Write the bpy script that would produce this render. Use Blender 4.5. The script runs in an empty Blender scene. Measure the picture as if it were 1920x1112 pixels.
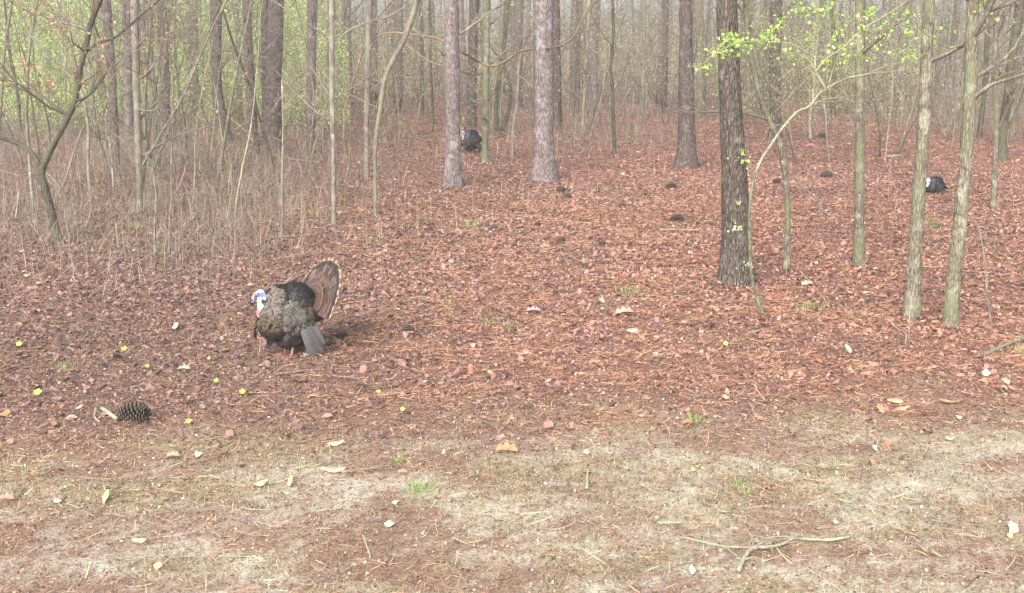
import bpy, math, random
import numpy as np
from mathutils import Vector, Matrix
R = math.radians
rng = np.random.default_rng(7)
rnd = random.Random(7)
scene = bpy.context.scene

# ------------------------------------------------------------------ camera, world, sun
F_PX = 2059.0; CAM_H = 3.0; PITCH = R(13.0)
cam_d = bpy.data.cameras.new('camera'); cam = bpy.data.objects.new('camera', cam_d)
scene.collection.objects.link(cam)
cam.location = (0, 0, CAM_H); cam.rotation_euler = (R(90) - PITCH, 0, 0)
cam_d.sensor_width = 36; cam_d.lens = F_PX / 1920 * 36
cam_d.clip_start = 0.05; cam_d.clip_end = 4000
scene.camera = cam
w = bpy.data.worlds.new('World'); scene.world = w; w.use_nodes = True
nt = w.node_tree; bg = nt.nodes['Background']
sky = nt.nodes.new('ShaderNodeTexSky'); sky.sky_type = 'NISHITA'; sky.sun_disc = False
sky.sun_elevation = R(38); sky.sun_rotation = R(200); sky.air_density = 1.0; sky.dust_density = 4.0; sky.ozone_density = 1.0
hs = nt.nodes.new('ShaderNodeHueSaturation'); hs.inputs['Saturation'].default_value = 0.45
nt.links.new(sky.outputs[0], hs.inputs['Color']); nt.links.new(hs.outputs[0], bg.inputs[0])
bg.inputs[1].default_value = 0.15
sd = bpy.data.lights.new('sun', 'SUN'); sd.energy = 0.9; sd.angle = R(30); sd.color = (1.0, 0.92, 0.88)
so = bpy.data.objects.new('sun', sd); scene.collection.objects.link(so)
so.rotation_euler = (R(52), 0, R(-20))
vs = scene.view_settings; vs.view_transform = 'Standard'; vs.look = 'None'; vs.exposure = 1.45; vs.gamma = 1
scene.cycles.volume_bounces = 1
scene.cycles.max_bounces = 5

# ------------------------------------------------------------------ helpers
def s2l(c):
    c = np.asarray(c, float) / 255.0
    return np.where(c <= 0.04045, c / 12.92, ((c + 0.055) / 1.055) ** 2.4)
col_c = scene.collection
def vnoise(x, y, seed=0):
    x = np.asarray(x, float); y = np.asarray(y, float)
    xi = np.floor(x).astype(np.int64); yi = np.floor(y).astype(np.int64)
    xf = x - xi; yf = y - yi
    def h(a, b):
        n = (a * 374761393 + b * 668265263 + seed * 974634777) & 0x7fffffff
        n = ((n ^ (n >> 13)) * 1274126177) & 0x7fffffff
        n = (n ^ (n >> 16)) & 0xffff
        return n / 65535.0
    u = xf * xf * (3 - 2 * xf); v = yf * yf * (3 - 2 * yf)
    return (h(xi, yi) * (1 - u) + h(xi + 1, yi) * u) * (1 - v) + (h(xi, yi + 1) * (1 - u) + h(xi + 1, yi + 1) * u) * v
def fbm(x, y, seed=0, o=4):
    s = 0; a = 0.5; t = 0
    for i in range(o):
        s = s + a * vnoise(np.asarray(x) * 2 ** i, np.asarray(y) * 2 ** i, seed + i * 17); t += a; a *= 0.55
    return s / t
def sst(a, b, x):
    t = np.clip((np.asarray(x, float) - a) / (b - a), 0, 1); return t * t * (3 - 2 * t)
def terr(x, y):
    x = np.asarray(x, float); y = np.asarray(y, float)
    d = np.maximum(np.abs(y), 1)
    z = 0.30 * (fbm(x / 13, y / 13, 3, 2) - 0.5) * sst(8, 22, d) * (1 - 0.6 * sst(60, 150, d))
    z = z + 0.10 * (fbm(x / 1.7, y / 1.7, 5, 3) - 0.5) * sst(6, 9, d)
    z = z + 0.035 * (fbm(x / 0.35, y / 0.35, 9, 2) - 0.5) * sst(4, 8, d)
    z = z + 0.07 * np.abs(fbm(x / 0.9, y / 0.45, 13, 3) - 0.5) * sst(8, 9.5, d) * (1 - sst(25, 45, d))
    e = edge(x)
    z = z + 0.06 * np.exp(-((y - e - 0.5) / 0.5) ** 2)
    return z
def edge(x):
    return 8.40 + 0.16 * (np.clip(x, -7, 7) * 1.0) + 0.9 * (fbm(np.asarray(x, float) / 1.6, np.asarray(x, float) * 0 + 3.3, 21, 3) - 0.5)
cP, sP = math.cos(PITCH), math.sin(PITCH)
def ray(px, py):
    a = (px - 960) / F_PX; b = (556 - py) / F_PX
    return Vector((a, cP + b * sP, -sP + b * cP))
def at(px, py, Y):
    r = ray(px, py); t = Y / r.y
    return Vector((r.x * t, Y, CAM_H + r.z * t))
def depth(Y, z=0.5):
    return Y * cP + (CAM_H - z) * sP
def gp(px, py):
    r = ray(px, py); t = 4.0; prev = t
    while t < 400:
        p = r * t
        if CAM_H + p.z < terr(p.x, p.y): break
        prev = t; t *= 1.01
    lo, hi = prev, t
    for _ in range(20):
        m = (lo + hi) / 2; p = r * m
        if CAM_H + p.z < terr(p.x, p.y): hi = m
        else: lo = m
    p = r * hi
    return Vector((p.x, p.y, float(terr(p.x, p.y))))

def mesh(name, V, faces, mat=None, col=None, smooth=False):
    """V (n,3); faces: list of int arrays each (m,k)"""
    me = bpy.data.meshes.new(name)
    V = np.asarray(V, np.float32); faces = [np.asarray(f, np.int32) for f in faces if len(f)]
    me.vertices.add(len(V)); me.vertices.foreach_set('co', V.ravel())
    nl = sum(f.size for f in faces); nf = sum(len(f) for f in faces)
    me.loops.add(nl); me.polygons.add(nf)
    me.loops.foreach_set('vertex_index', np.concatenate([f.ravel() for f in faces]))
    st = []; s = 0
    for f in faces:
        st.append(np.arange(len(f)) * f.shape[1] + s); s += f.size
    me.polygons.foreach_set('loop_start', np.concatenate(st).astype(np.int32))
    if smooth: me.polygons.foreach_set('use_smooth', np.ones(nf, bool))
    me.update(calc_edges=True)
    if col is not None:
        at_ = me.color_attributes.new('col', 'FLOAT_COLOR', 'POINT')
        c = np.ones((len(V), 4), np.float32); c[:, :3] = col
        at_.data.foreach_set('color', c.ravel())
    if mat: me.materials.append(mat)
    return me
class MB:
    def __init__(s): s.V = []; s.Q = []; s.T = []; s.C = []; s.n = 0
    def add(s, V, Q=None, T=None, C=None):
        V = np.asarray(V, float).reshape(-1, 3)
        if Q is not None and len(Q): s.Q.append(np.asarray(Q) + s.n)
        if T is not None and len(T): s.T.append(np.asarray(T) + s.n)
        s.V.append(V); s.n += len(V)
        if C is None: C = (0.5, 0.5, 0.5)
        s.C.append(np.broadcast_to(np.asarray(C, float), (len(V), 3)))
    def mesh(s, name, mat, smooth=True):
        f = []
        if s.Q: f.append(np.concatenate(s.Q))
        if s.T: f.append(np.concatenate(s.T))
        return mesh(name, np.concatenate(s.V), f, mat, np.concatenate(s.C), smooth)
    def obj(s, name, mat, parent=None, smooth=True, loc=(0, 0, 0)):
        return link(name, s.mesh(name, mat, smooth), parent, loc)
def link(name, me, parent=None, loc=(0, 0, 0)):
    o = bpy.data.objects.new(name, me); col_c.objects.link(o); o.location = loc
    if parent: o.parent = parent
    return o
def tag(o, label=None, cat=None, group=None, kind=None):
    if label: o['label'] = label
    if cat: o['category'] = cat
    if group: o['group'] = group
    if kind: o['kind'] = kind
    return o
def empty(name, loc, rz=0):
    o = bpy.data.objects.new(name, None); col_c.objects.link(o)
    o.location = loc; o.rotation_euler = (0, 0, rz); o.empty_display_size = 0.1
    return o
def copy_tree(o, parent=None):
    c = o.copy(); col_c.objects.link(c); c.parent = parent
    for ch in o.children: copy_tree(ch, c)
    return c
def smooth_path(P, k=4):
    P = np.asarray(P, float); n = len(P)
    if n < 3: return P
    E = np.vstack([2 * P[0] - P[1], P, 2 * P[-1] - P[-2]]); out = []
    for i in range(1, n):
        a, b, c, d = E[i - 1], E[i], E[i + 1], E[i + 2]
        for t in np.arange(k) / k:
            out.append(0.5 * (2 * b + (c - a) * t + (2 * a - 5 * b + 4 * c - d) * t * t + (3 * b - a - 3 * c + d) * t ** 3))
    out.append(P[-1]); return np.array(out)
def tube(mb, P, r, sides=8, rough=0.0, C=(0.5, 0.5, 0.5), cap=True):
    P = np.asarray(P, float); n = len(P); r = np.broadcast_to(np.asarray(r, float), (n,))
    T = np.gradient(P, axis=0); T /= np.linalg.norm(T, axis=1)[:, None] + 1e-9
    ref = np.array([1.0, 0, 0]) if abs(T[0][0]) < 0.8 else np.array([0, 1.0, 0])
    U = np.cross(T, ref); U /= np.linalg.norm(U, axis=1)[:, None] + 1e-9
    W = np.cross(T, U)
    a = np.arange(sides) / sides * 2 * math.pi
    rr = r[:, None] * np.ones(sides)
    if rough: rr = rr * (1 + rough * rng.normal(size=rr.shape))
    V = P[:, None, :] + rr[:, :, None] * (np.cos(a)[None, :, None] * U[:, None, :] + np.sin(a)[None, :, None] * W[:, None, :])
    i = np.arange(n - 1)[:, None] * sides; j = np.arange(sides)[None, :]; j2 = (j + 1) % sides
    Q = np.stack([i + j, i + j2, i + sides + j2, i + sides + j], -1).reshape(-1, 4)
    V = V.reshape(-1, 3); Tt = None
    if np.ndim(C) == 2: C = np.repeat(C, sides, 0)
    if cap:
        V = np.vstack([V, P[-1], P[0]]); k = n * sides
        jj = np.arange(sides); j3 = (jj + 1) % sides; b = (n - 1) * sides
        Tt = np.concatenate([np.stack([b + jj, b + j3, np.full(sides, k)], -1), np.stack([j3, jj, np.full(sides, k + 1)], -1)])
        if np.ndim(C) == 2: C = np.vstack([C, C[-1], C[0]])
    mb.add(V, Q, Tt, C)

# ------------------------------------------------------------------ materials
def newmat(name):
    m = bpy.data.materials.new(name); m.use_nodes = True
    t = m.node_tree; b = t.nodes['Principled BSDF']
    b.inputs['Roughness'].default_value = 0.85
    b.inputs['Specular IOR Level'].default_value = 0.2
    return m, t, b
def vcol_mat(name, rough=0.85, nscale=60, namt=0.35, spec=0.2, transl=0.0):
    m, t, b = newmat(name)
    a = t.nodes.new('ShaderNodeAttribute'); a.attribute_name = 'col'
    tc = t.nodes.new('ShaderNodeTexCoord'); n = t.nodes.new('ShaderNodeTexNoise'); n.inputs['Scale'].default_value = nscale; n.inputs['Detail'].default_value = 3
    mr = t.nodes.new('ShaderNodeMapRange'); mr.inputs[1].default_value = 0.25; mr.inputs[2].default_value = 0.75
    mr.inputs[3].default_value = 1 - namt; mr.inputs[4].default_value = 1 + namt
    mx = t.nodes.new('ShaderNodeVectorMath'); mx.operation = 'SCALE'
    t.links.new(tc.outputs['Object'], n.inputs['Vector']); t.links.new(n.outputs[0], mr.inputs[0])
    t.links.new(a.outputs['Color'], mx.inputs[0]); t.links.new(mr.outputs[0], mx.inputs['Scale'])
    t.links.new(mx.outputs[0], b.inputs['Base Color'])
    b.inputs['Roughness'].default_value = rough; b.inputs['Specular IOR Level'].default_value = spec
    if transl:
        tr = t.nodes.new('ShaderNodeBsdfTranslucent'); ms = t.nodes.new('ShaderNodeMixShader'); ms.inputs[0].default_value = transl
        t.links.new(mx.outputs[0], tr.inputs[0]); t.links.new(b.outputs[0], ms.inputs[1]); t.links.new(tr.outputs[0], ms.inputs[2])
        t.links.new(ms.outputs[0], t.nodes['Material Output'].inputs[0])
    return m
def bark_mat(name, c1, c2, lich, lich_amt=0.45, moss=None, scale=26, stretch=0.16, bump=0.5):
    m, t, b = newmat(name); N = t.nodes.new; L = t.links.new
    tc = N('ShaderNodeTexCoord'); oi = N('ShaderNodeObjectInfo')
    off = N('ShaderNodeVectorMath'); off.operation = 'ADD'
    sc = N('ShaderNodeVectorMath'); sc.operation = 'SCALE'; sc.inputs['Scale'].default_value = 37
    cx = N('ShaderNodeCombineXYZ'); L(oi.outputs['Random'], cx.inputs[0]); L(cx.outputs[0], sc.inputs[0])
    L(tc.outputs['Object'], off.inputs[0]); L(sc.outputs[0], off.inputs[1])
    mp = N('ShaderNodeMapping'); mp.inputs['Scale'].default_value = (1, 1, stretch); L(off.outputs[0], mp.inputs[0])
    v = N('ShaderNodeTexVoronoi'); v.feature = 'DISTANCE_TO_EDGE'; v.inputs['Scale'].default_value = scale; L(mp.outputs[0], v.inputs['Vector'])
    n = N('ShaderNodeTexNoise'); n.inputs['Scale'].default_value = scale * 1.6; n.inputs['Detail'].default_value = 4; L(mp.outputs[0], n.inputs['Vector'])
    n2 = N('ShaderNodeTexNoise'); n2.inputs['Scale'].default_value = 5; n2.inputs['Detail'].default_value = 5; n2.inputs['Roughness'].default_value = 0.7; L(off.outputs[0], n2.inputs['Vector'])
    r1 = N('ShaderNodeValToRGB'); r1.color_ramp.elements[0].position = 0.30; r1.color_ramp.elements[1].position = 0.68
    r1.color_ramp.elements[0].color = (*s2l(c1), 1); r1.color_ramp.elements[1].color = (*s2l(c2), 1); L(n.outputs[0], r1.inputs[0])
    fs = N('ShaderNodeMapRange'); fs.inputs[1].default_value = 0; fs.inputs[2].default_value = 0.22; fs.inputs[3].default_value = 0.5; fs.inputs[4].default_value = 1; L(v.outputs[0], fs.inputs[0])  # furrow shade put into the colour: bark darkens towards the plate edges
    m1 = N('ShaderNodeVectorMath'); m1.operation = 'SCALE'; L(r1.outputs[0], m1.inputs[0]); L(fs.outputs[0], m1.inputs['Scale'])
    lr = N('ShaderNodeMapRange'); lr.inputs[1].default_value = 0.65 - 0.3 * lich_amt; lr.inputs[2].default_value = 0.80 - 0.3 * lich_amt; L(n2.outputs[0], lr.inputs[0])
    lm = N('ShaderNodeMath'); lm.operation = 'MULTIPLY'; lm.inputs[1].default_value = 0.75; L(lr.outputs[0], lm.inputs[0])
    mx = N('ShaderNodeMix'); mx.data_type = 'RGBA'; L(lm.outputs[0], mx.inputs[0]); L(m1.outputs[0], mx.inputs[6]); mx.inputs[7].default_value = (*s2l(lich), 1)
    last = mx.outputs[2]
    if moss:
        n3 = N('ShaderNodeTexNoise'); n3.inputs['Scale'].default_value = 2.2; n3.inputs['Detail'].default_value = 4; n3.inputs['Roughness'].default_value = 0.7
        o2 = N('ShaderNodeVectorMath'); o2.operation = 'ADD'; o2.inputs[1].default_value = (9, 4, 2); L(off.outputs[0], o2.inputs[0]); L(o2.outputs[0], n3.inputs['Vector'])
        q = N('ShaderNodeMapRange'); q.inputs[1].default_value = 0.42; q.inputs[2].default_value = 0.6; q.inputs[4].default_value = 0.8; L(n3.outputs[0], q.inputs[0])
        m3 = N('ShaderNodeMix'); m3.data_type = 'RGBA'; L(q.outputs[0], m3.inputs[0]); L(last, m3.inputs[6]); m3.inputs[7].default_value = (*s2l(moss), 1)
        last = m3.outputs[2]
    L(last, b.inputs['Base Color'])
    bp = N('ShaderNodeBump'); bp.inputs['Strength'].default_value = bump; bp.inputs['Distance'].default_value = 0.02
    L(fs.outputs[0], bp.inputs['Height']); L(bp.outputs[0], b.inputs['Normal'])
    return m
PINE = bark_mat('pine_bark', (84, 74, 70), (136, 122, 114), (150, 148, 148), 0.4, None, 24, 0.3, 0.7)
PINE2 = bark_mat('dark_pine_bark', (70, 62, 60), (118, 106, 100), (134, 130, 128), 0.35, None, 24, 0.3, 0.7)  # darker tone of the pine bark
PALE = bark_mat('pale_pine_bark', (100, 90, 88), (152, 138, 136), (164, 164, 168), 0.45, None, 24, 0.3, 0.7)
OAKB = bark_mat('furrowed_oak_bark', (66, 58, 54), (122, 112, 102), (146, 146, 130), 0.3, None, 28, 0.3, 1.0)
MOSSY = bark_mat('mossy_bark', (98, 90, 80), (150, 140, 124), (172, 174, 154), 0.5, (120, 124, 94), 34, 0.28, 0.8)
GREENB = bark_mat('green_mossy_bark', (88, 84, 72), (140, 136, 118), (168, 176, 146), 0.5, (120, 128, 96), 30, 0.15, 0.7)
DARKB = bark_mat('dark_smooth_bark', (66, 60, 54), (104, 96, 84), (128, 130, 112), 0.35, (96, 100, 76), 40, 0.12, 0.6)
GREYB = bark_mat('grey_sapling_bark', (104, 94, 88), (158, 146, 136), (178, 176, 164), 0.45, (138, 138, 114), 40, 0.12, 0.5)
PALEW = bark_mat('pale_limb_bark', (140, 132, 112), (190, 182, 158), (198, 202, 180), 0.5, (148, 152, 112), 60, 0.1, 0.3)
VINEB = bark_mat('tan_vine_bark', (124, 106, 82), (170, 148, 116), (180, 168, 136), 0.4, None, 60, 0.1, 0.3)
TWIG = bark_mat('twig_bark', (110, 100, 92), (156, 144, 132), (166, 166, 146), 0.4, None, 60, 0.1, 0.2)
LEAFM = vcol_mat('leaf', 0.75, 30, 0.3, 0.25, 0.25)
FARLEAF = vcol_mat('far_leaf', 0.75, 3, 0.3, 0.25, 0.4)
DRYM = vcol_mat('dry_litter', 0.8, 45, 0.35, 0.25, 0.08)
NEEDM = vcol_mat('straw', 0.85, 30, 0.25, 0.15)
FEATH = vcol_mat('feather', 0.55, 70, 0.35, 0.4)
SKINM = vcol_mat('bird_skin', 0.5, 50, 0.12, 0.35)
CONEM = vcol_mat('cone_scale', 0.8, 60, 0.3, 0.2)
WOODM = vcol_mat('weathered_wood', 0.8, 25, 0.3, 0.2)

# ------------------------------------------------------------------ ground
def patch(x, y):      # 1 = bare pale sand, 0 = straw cover (only near the camera)
    n = fbm(x / 0.8, y / 0.42, 31, 4); m = fbm(x / 0.22, y / 0.13, 37, 3)
    near = 1 - sst(-0.9, 0.15, y - edge(x))
    return 0.72 * near * sst(0.43, 0.72, n * 0.45 + m * 0.30 + 0.25 * fbm(x / 0.07, y / 0.045, 39, 2) + 0.04 * sst(8.6, 6.2, y) + 0.03 * sst(-1, 2, x))
def litter(x, y):
    return sst(-0.8, 0.8, y - edge(x) + 1.0 * (fbm(x / 0.5, y / 0.3, 41, 3) - 0.5))
xs = np.arange(-9, 9.001, 0.06); g = 9 * 1.07 ** np.arange(1, 72)
xs = np.concatenate([-g[::-1], xs, g])
ya = np.arange(5, 15, 0.06); yb = 15 * 1.022 ** np.arange(0, 210); yc = np.array([-900, -300, -100, -40, -15, -5, 0, 2, 3.5, 4.3])
ys = np.concatenate([yc, ya, yb])
X, Y = np.meshgrid(xs, ys); Z = terr(X, Y)
V = np.stack([X, Y, Z], -1).reshape(-1, 3)
nx, ny = len(xs), len(ys)
i = np.arange(ny - 1)[:, None] * nx; j = np.arange(nx - 1)[None, :]
Q = np.stack([i + j, i + j + 1, i + nx + j + 1, i + nx + j], -1).reshape(-1, 4)
pt = patch(X, Y)[..., None]; lt = litter(X, Y)[..., None]
sand = s2l((192, 186, 168)) * (0.85 + 0.3 * fbm(X / 0.15, Y / 0.15, 51, 2))[..., None]
olive = s2l((152, 140, 112)); straw = s2l((140, 116, 98)); leafc = s2l((136, 106, 92)); leafd = s2l((112, 92, 82))
og = fbm(X / 0.9, Y / 0.5, 61, 3)[..., None]
base = olive * sst(0.45, 0.6, og) + straw * (1 - sst(0.45, 0.6, og))
c = (base * (1 - pt) + sand * pt) * .88
l2 = fbm(X / 2.5, Y / 2.5, 71, 3)[..., None]
lc = leafc * l2 + leafd * (1 - l2)
c = c * (1 - lt) + lc * lt
md_ = (sst(-.13, -.24, X / np.maximum(Y, 1)) * sst(40, 50, Y + 8 * (fbm(X / 6, Y / 6, 301, 3) - .5)))[..., None]   # green meadow beyond the left brush
c = c * (1 - md_) + s2l((150, 180, 96)) * (.8 + .4 * fbm(X / 1.5, Y / 2.5, 303, 3))[..., None] * md_
m, t, b = newmat('forest_floor')
a_ = t.nodes.new('ShaderNodeAttribute'); a_.attribute_name = 'col'
tc = t.nodes.new('ShaderNodeTexCoord')
n1 = t.nodes.new('ShaderNodeTexNoise'); n1.inputs['Scale'].default_value = 14; n1.inputs['Detail'].default_value = 6; n1.inputs['Roughness'].default_value = 0.75
n2 = t.nodes.new('ShaderNodeTexNoise'); n2.inputs['Scale'].default_value = 55; n2.inputs['Detail'].default_value = 3
for n_ in (n1, n2): t.links.new(tc.outputs['Object'], n_.inputs['Vector'])
ad = t.nodes.new('ShaderNodeMath'); ad.operation = 'ADD'; t.links.new(n1.outputs[0], ad.inputs[0]); t.links.new(n2.outputs[0], ad.inputs[1])
mr = t.nodes.new('ShaderNodeMapRange'); mr.inputs[1].default_value = 0.72; mr.inputs[2].default_value = 1.28; mr.inputs[3].default_value = 0.5; mr.inputs[4].default_value = 1.5
t.links.new(ad.outputs[0], mr.inputs[0])
mm = t.nodes.new('ShaderNodeVectorMath'); mm.operation = 'SCALE'; t.links.new(a_.outputs['Color'], mm.inputs[0]); t.links.new(mr.outputs[0], mm.inputs['Scale'])
t.links.new(mm.outputs[0], b.inputs['Base Color'])
bp = t.nodes.new('ShaderNodeBump'); bp.inputs['Strength'].default_value = 0.6; bp.inputs['Distance'].default_value = 0.02
t.links.new(ad.outputs[0], bp.inputs['Height']); t.links.new(bp.outputs[0], b.inputs['Normal'])
go = link('ground', mesh('ground', V, [Q], m, c.reshape(-1, 3), True)); tag(go, kind='structure')

# ------------------------------------------------------------------ scattered litter
def sample(N, d0, d1, p, wid=0.62):
    """points on the ground between y=d0..d1 with density ~ d^-p"""
    u = rng.random(N); q = 2 - p
    d = (d0 ** q + u * (d1 ** q - d0 ** q)) ** (1 / q)
    x = (rng.random(N) * 2 - 1) * (.52 * d + 3.2)
    return x, d
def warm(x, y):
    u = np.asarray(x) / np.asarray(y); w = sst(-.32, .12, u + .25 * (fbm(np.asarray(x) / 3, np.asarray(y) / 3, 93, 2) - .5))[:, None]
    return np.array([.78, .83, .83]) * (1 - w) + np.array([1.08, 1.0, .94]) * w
def pick(N, pal, wts=None, jit=0.18):
    pal = np.array([s2l(p) for p in pal]); k = rng.choice(len(pal), N, p=wts)
    return np.clip(pal[k] * (1 + jit * rng.normal(size=(N, 1))) * (1 + 0.05 * rng.normal(size=(N, 3))), 0.01, 0.95)
def leaves(x, y, z, size, colr, tilt=0.5, up=None):
    N = len(x)
    O = np.array([[0, 0, 0], [-.28, .28, .06], [-.34, .68, .10], [0, 1.0, .02], [.34, .68, .10], [.28, .28, .06], [0, .5, 0]])
    P = np.broadcast_to(O, (N, 7, 3)).copy()
    P[:, :, 1] -= 0.5
    P[:, :, 0] *= rng.uniform(.6, 1.2, (N, 1)); 
    P[:, :, 2] *= rng.uniform(-1, 3.2, (N, 1))
    P[:, :, 2] += rng.uniform(-.5, .9, (N, 1)) * P[:, :, 1] ** 2
    P[:, 1:6, :] += 0.07 * rng.normal(size=(N, 5, 3))
    P *= size[:, None, None]
    a = rng.random(N) * 2 * math.pi; bx = rng.normal(size=N) * tilt; by = rng.normal(size=N) * tilt
    def rot(P, ax, an):
        c, s = np.cos(an)[:, None], np.sin(an)[:, None]; i, j = [(1, 2), (0, 2), (0, 1)][ax]
        A, B = P[:, :, i].copy(), P[:, :, j].copy()
        P[:, :, i] = c * A - s * B; P[:, :, j] = s * A + c * B
    rot(P, 0, bx); rot(P, 1, by); rot(P, 2, a)
    P += np.stack([x, y, z], -1)[:, None, :]
    b = np.arange(N)[:, None] * 7
    Qa = np.concatenate([b + [0, 6, 2, 1], b + [0, 5, 4, 6]]); Ta = np.concatenate([b + [6, 3, 2], b + [6, 4, 3]])
    return P.reshape(-1, 3), Qa, Ta, np.repeat(colr, 7, 0)
def strips(x, y, z, length, width, az, el, curl, colr, K=3):
    """thin curved ribbons lying/standing: az heading, el elevation, curl change of elevation"""
    N = len(x); pts = np.zeros((N, K + 1, 3)); pts[:, 0] = np.stack([x, y, z], -1)
    for k in range(K):
        e = el + curl * (k / K); h = az + 0.35 * curl * k / K
        pts[:, k + 1] = pts[:, k] + (length / K)[:, None] * np.stack([np.cos(e) * np.cos(h), np.cos(e) * np.sin(h), np.sin(e)], -1)
    sd_ = np.stack([-np.sin(az), np.cos(az), 0.4 * rng.normal(size=N)], -1)
    Wd = width[:, None] * np.linspace(1, 0.45, K + 1)[None, :]
    A = pts - sd_[:, None, :] * Wd[..., None] / 2; B = pts + sd_[:, None, :] * Wd[..., None] / 2
    V = np.stack([A, B], 2).reshape(-1, 3)
    b = (np.arange(N) * 2 * (K + 1))[:, None, None] + (np.arange(K) * 2)[None, :, None]
    Q = (b + np.array([0, 1, 3, 2])).reshape(-1, 4)
    return V, Q, np.repeat(colr, 2 * (K + 1), 0)
LP = [(160, 126, 118), (138, 108, 104), (184, 158, 148), (110, 88, 84), (168, 132, 124), (150, 120, 128), (130, 116, 96), (186, 160, 146), (94, 80, 80), (172, 120, 96)]
LW = np.array([.18, .19, .06, .16, .12, .10, .08, .015, .085, .03]); LW = LW / LW.sum()
x, y = sample(430000, 7.0, 75, 1.45)
keep = rng.random(len(x)) < np.clip(litter(x, y) + 0.015, 0, 1); x, y = x[keep], y[keep]
cl = pick(len(x), LP, LW)
br = fbm(x / 1.5, y / 1.5, 81, 3); cl *= (0.65 + 0.7 * br)[:, None]
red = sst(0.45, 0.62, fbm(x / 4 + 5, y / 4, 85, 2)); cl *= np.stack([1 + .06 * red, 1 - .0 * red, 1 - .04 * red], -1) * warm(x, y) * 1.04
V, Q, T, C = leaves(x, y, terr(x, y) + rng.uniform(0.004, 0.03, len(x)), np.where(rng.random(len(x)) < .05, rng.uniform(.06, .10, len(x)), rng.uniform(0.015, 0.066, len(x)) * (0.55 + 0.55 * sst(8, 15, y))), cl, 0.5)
tag(link('leaf_litter', mesh('leaf_litter', V, [Q, T], DRYM, C)), 'brown and pinkish dead leaves carpeting the woodland floor', 'leaf litter', kind='stuff')
# pine straw
x, y = sample(400000, 4.5, 45, 1.35)
keep = rng.random(len(x)) < np.clip(1.0 - 0.9 * patch(x, y) - 0.1 * litter(x, y), 0.12, 1); x, y = x[keep], y[keep]
N = len(x); cl = pick(N, [(158, 118, 94), (130, 98, 80), (180, 142, 114), (110, 88, 76), (190, 164, 132), (150, 106, 88)], [.27, .25, .15, .15, .08, .10])
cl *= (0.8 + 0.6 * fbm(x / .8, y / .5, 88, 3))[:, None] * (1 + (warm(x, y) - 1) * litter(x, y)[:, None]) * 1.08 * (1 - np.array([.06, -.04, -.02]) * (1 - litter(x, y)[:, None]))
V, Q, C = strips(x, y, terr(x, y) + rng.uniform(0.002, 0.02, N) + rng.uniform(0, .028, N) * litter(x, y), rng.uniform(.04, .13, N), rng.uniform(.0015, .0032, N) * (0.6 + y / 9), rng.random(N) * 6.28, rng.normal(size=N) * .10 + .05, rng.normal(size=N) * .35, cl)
x, y = sample(330000, 7.5, 22, 1.2); N = len(x)
rg_ = 1 - 2 * np.abs(fbm(x / 1.3 + .4 * y, y / .38, 401, 3) - .5); k_ = (rng.random(N) < sst(.80, .97, rg_) * sst(-.38, .05, x / y + .0)) & (rng.random(N) < litter(x, y)); x, y = x[k_], y[k_]; N = len(x)
cl = pick(N, [(178, 126, 96), (156, 108, 84), (196, 152, 118), (134, 94, 76), (204, 170, 136)])
V_, Q_, C_ = strips(x, y, terr(x, y) + rng.uniform(.005, .05, N), rng.uniform(.05, .14, N), rng.uniform(.002, .0035, N) * (.6 + y / 10), rng.normal(size=N) * .7, rng.normal(size=N) * .15, rng.normal(size=N) * .4, cl)
V, Q, C = np.vstack([V, V_]), np.vstack([Q, Q_ + len(V)]), np.vstack([C, C_])
tag(link('pine_straw', mesh('pine_straw', V, [Q], NEEDM, C)), 'reddish brown pine needles strewn over the floor and track', 'pine straw', kind='stuff')
# crumbled leaf bits, seeds and bark scraps
x, y = sample(230000, 4.5, 24, 1.3); N = len(x); keep = rng.random(N) < 1 - .9 * patch(x, y); x, y = x[keep], y[keep]; N = len(x)
cl = pick(N, [(160, 124, 106), (128, 100, 88), (188, 160, 136), (104, 86, 78), (142, 134, 100), (212, 194, 164), (150, 112, 104)], [.22, .22, .14, .16, .12, .05, .09])
V, Q, T, C = leaves(x, y, terr(x, y) + rng.uniform(0.002, 0.012, N), rng.uniform(0.007, 0.026, N) * (.7 + y / 18), cl, 0.45)
tag(link('leaf_crumbs', mesh('leaf_crumbs', V, [Q, T], DRYM, C)), 'crumbled bits of leaf and bark covering the track and floor', 'leaf litter', kind='stuff')
# short dead grass and moss in the track
x, y = sample(125000, 4.5, 11, 1.0); N = len(x)
gk = fbm(x / .9, y / .5, 61, 3) + 0.35 * patch(x, y)
keep = (rng.random(N) < sst(0.42, 0.7, gk)) & (rng.random(N) < 1 - litter(x, y)); x, y = x[keep], y[keep]; N = len(x)
cl = pick(N, [(158, 150, 126), (190, 184, 160), (132, 130, 100), (176, 162, 134), (136, 150, 100), (206, 202, 182)], [.28, .16, .24, .2, .08, .04]) * .9
V, Q, C = strips(x, y, terr(x, y), rng.uniform(.012, .045, N), rng.uniform(.002, .0045, N), rng.random(N) * 6.28, rng.uniform(.2, 1.3, N), rng.normal(size=N) * .8, cl, 2)
tag(link('dry_grass', mesh('dry_grass', V, [Q], NEEDM, C)), 'short pale dry grass growing through the sandy track', 'grass', kind='stuff')
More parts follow.
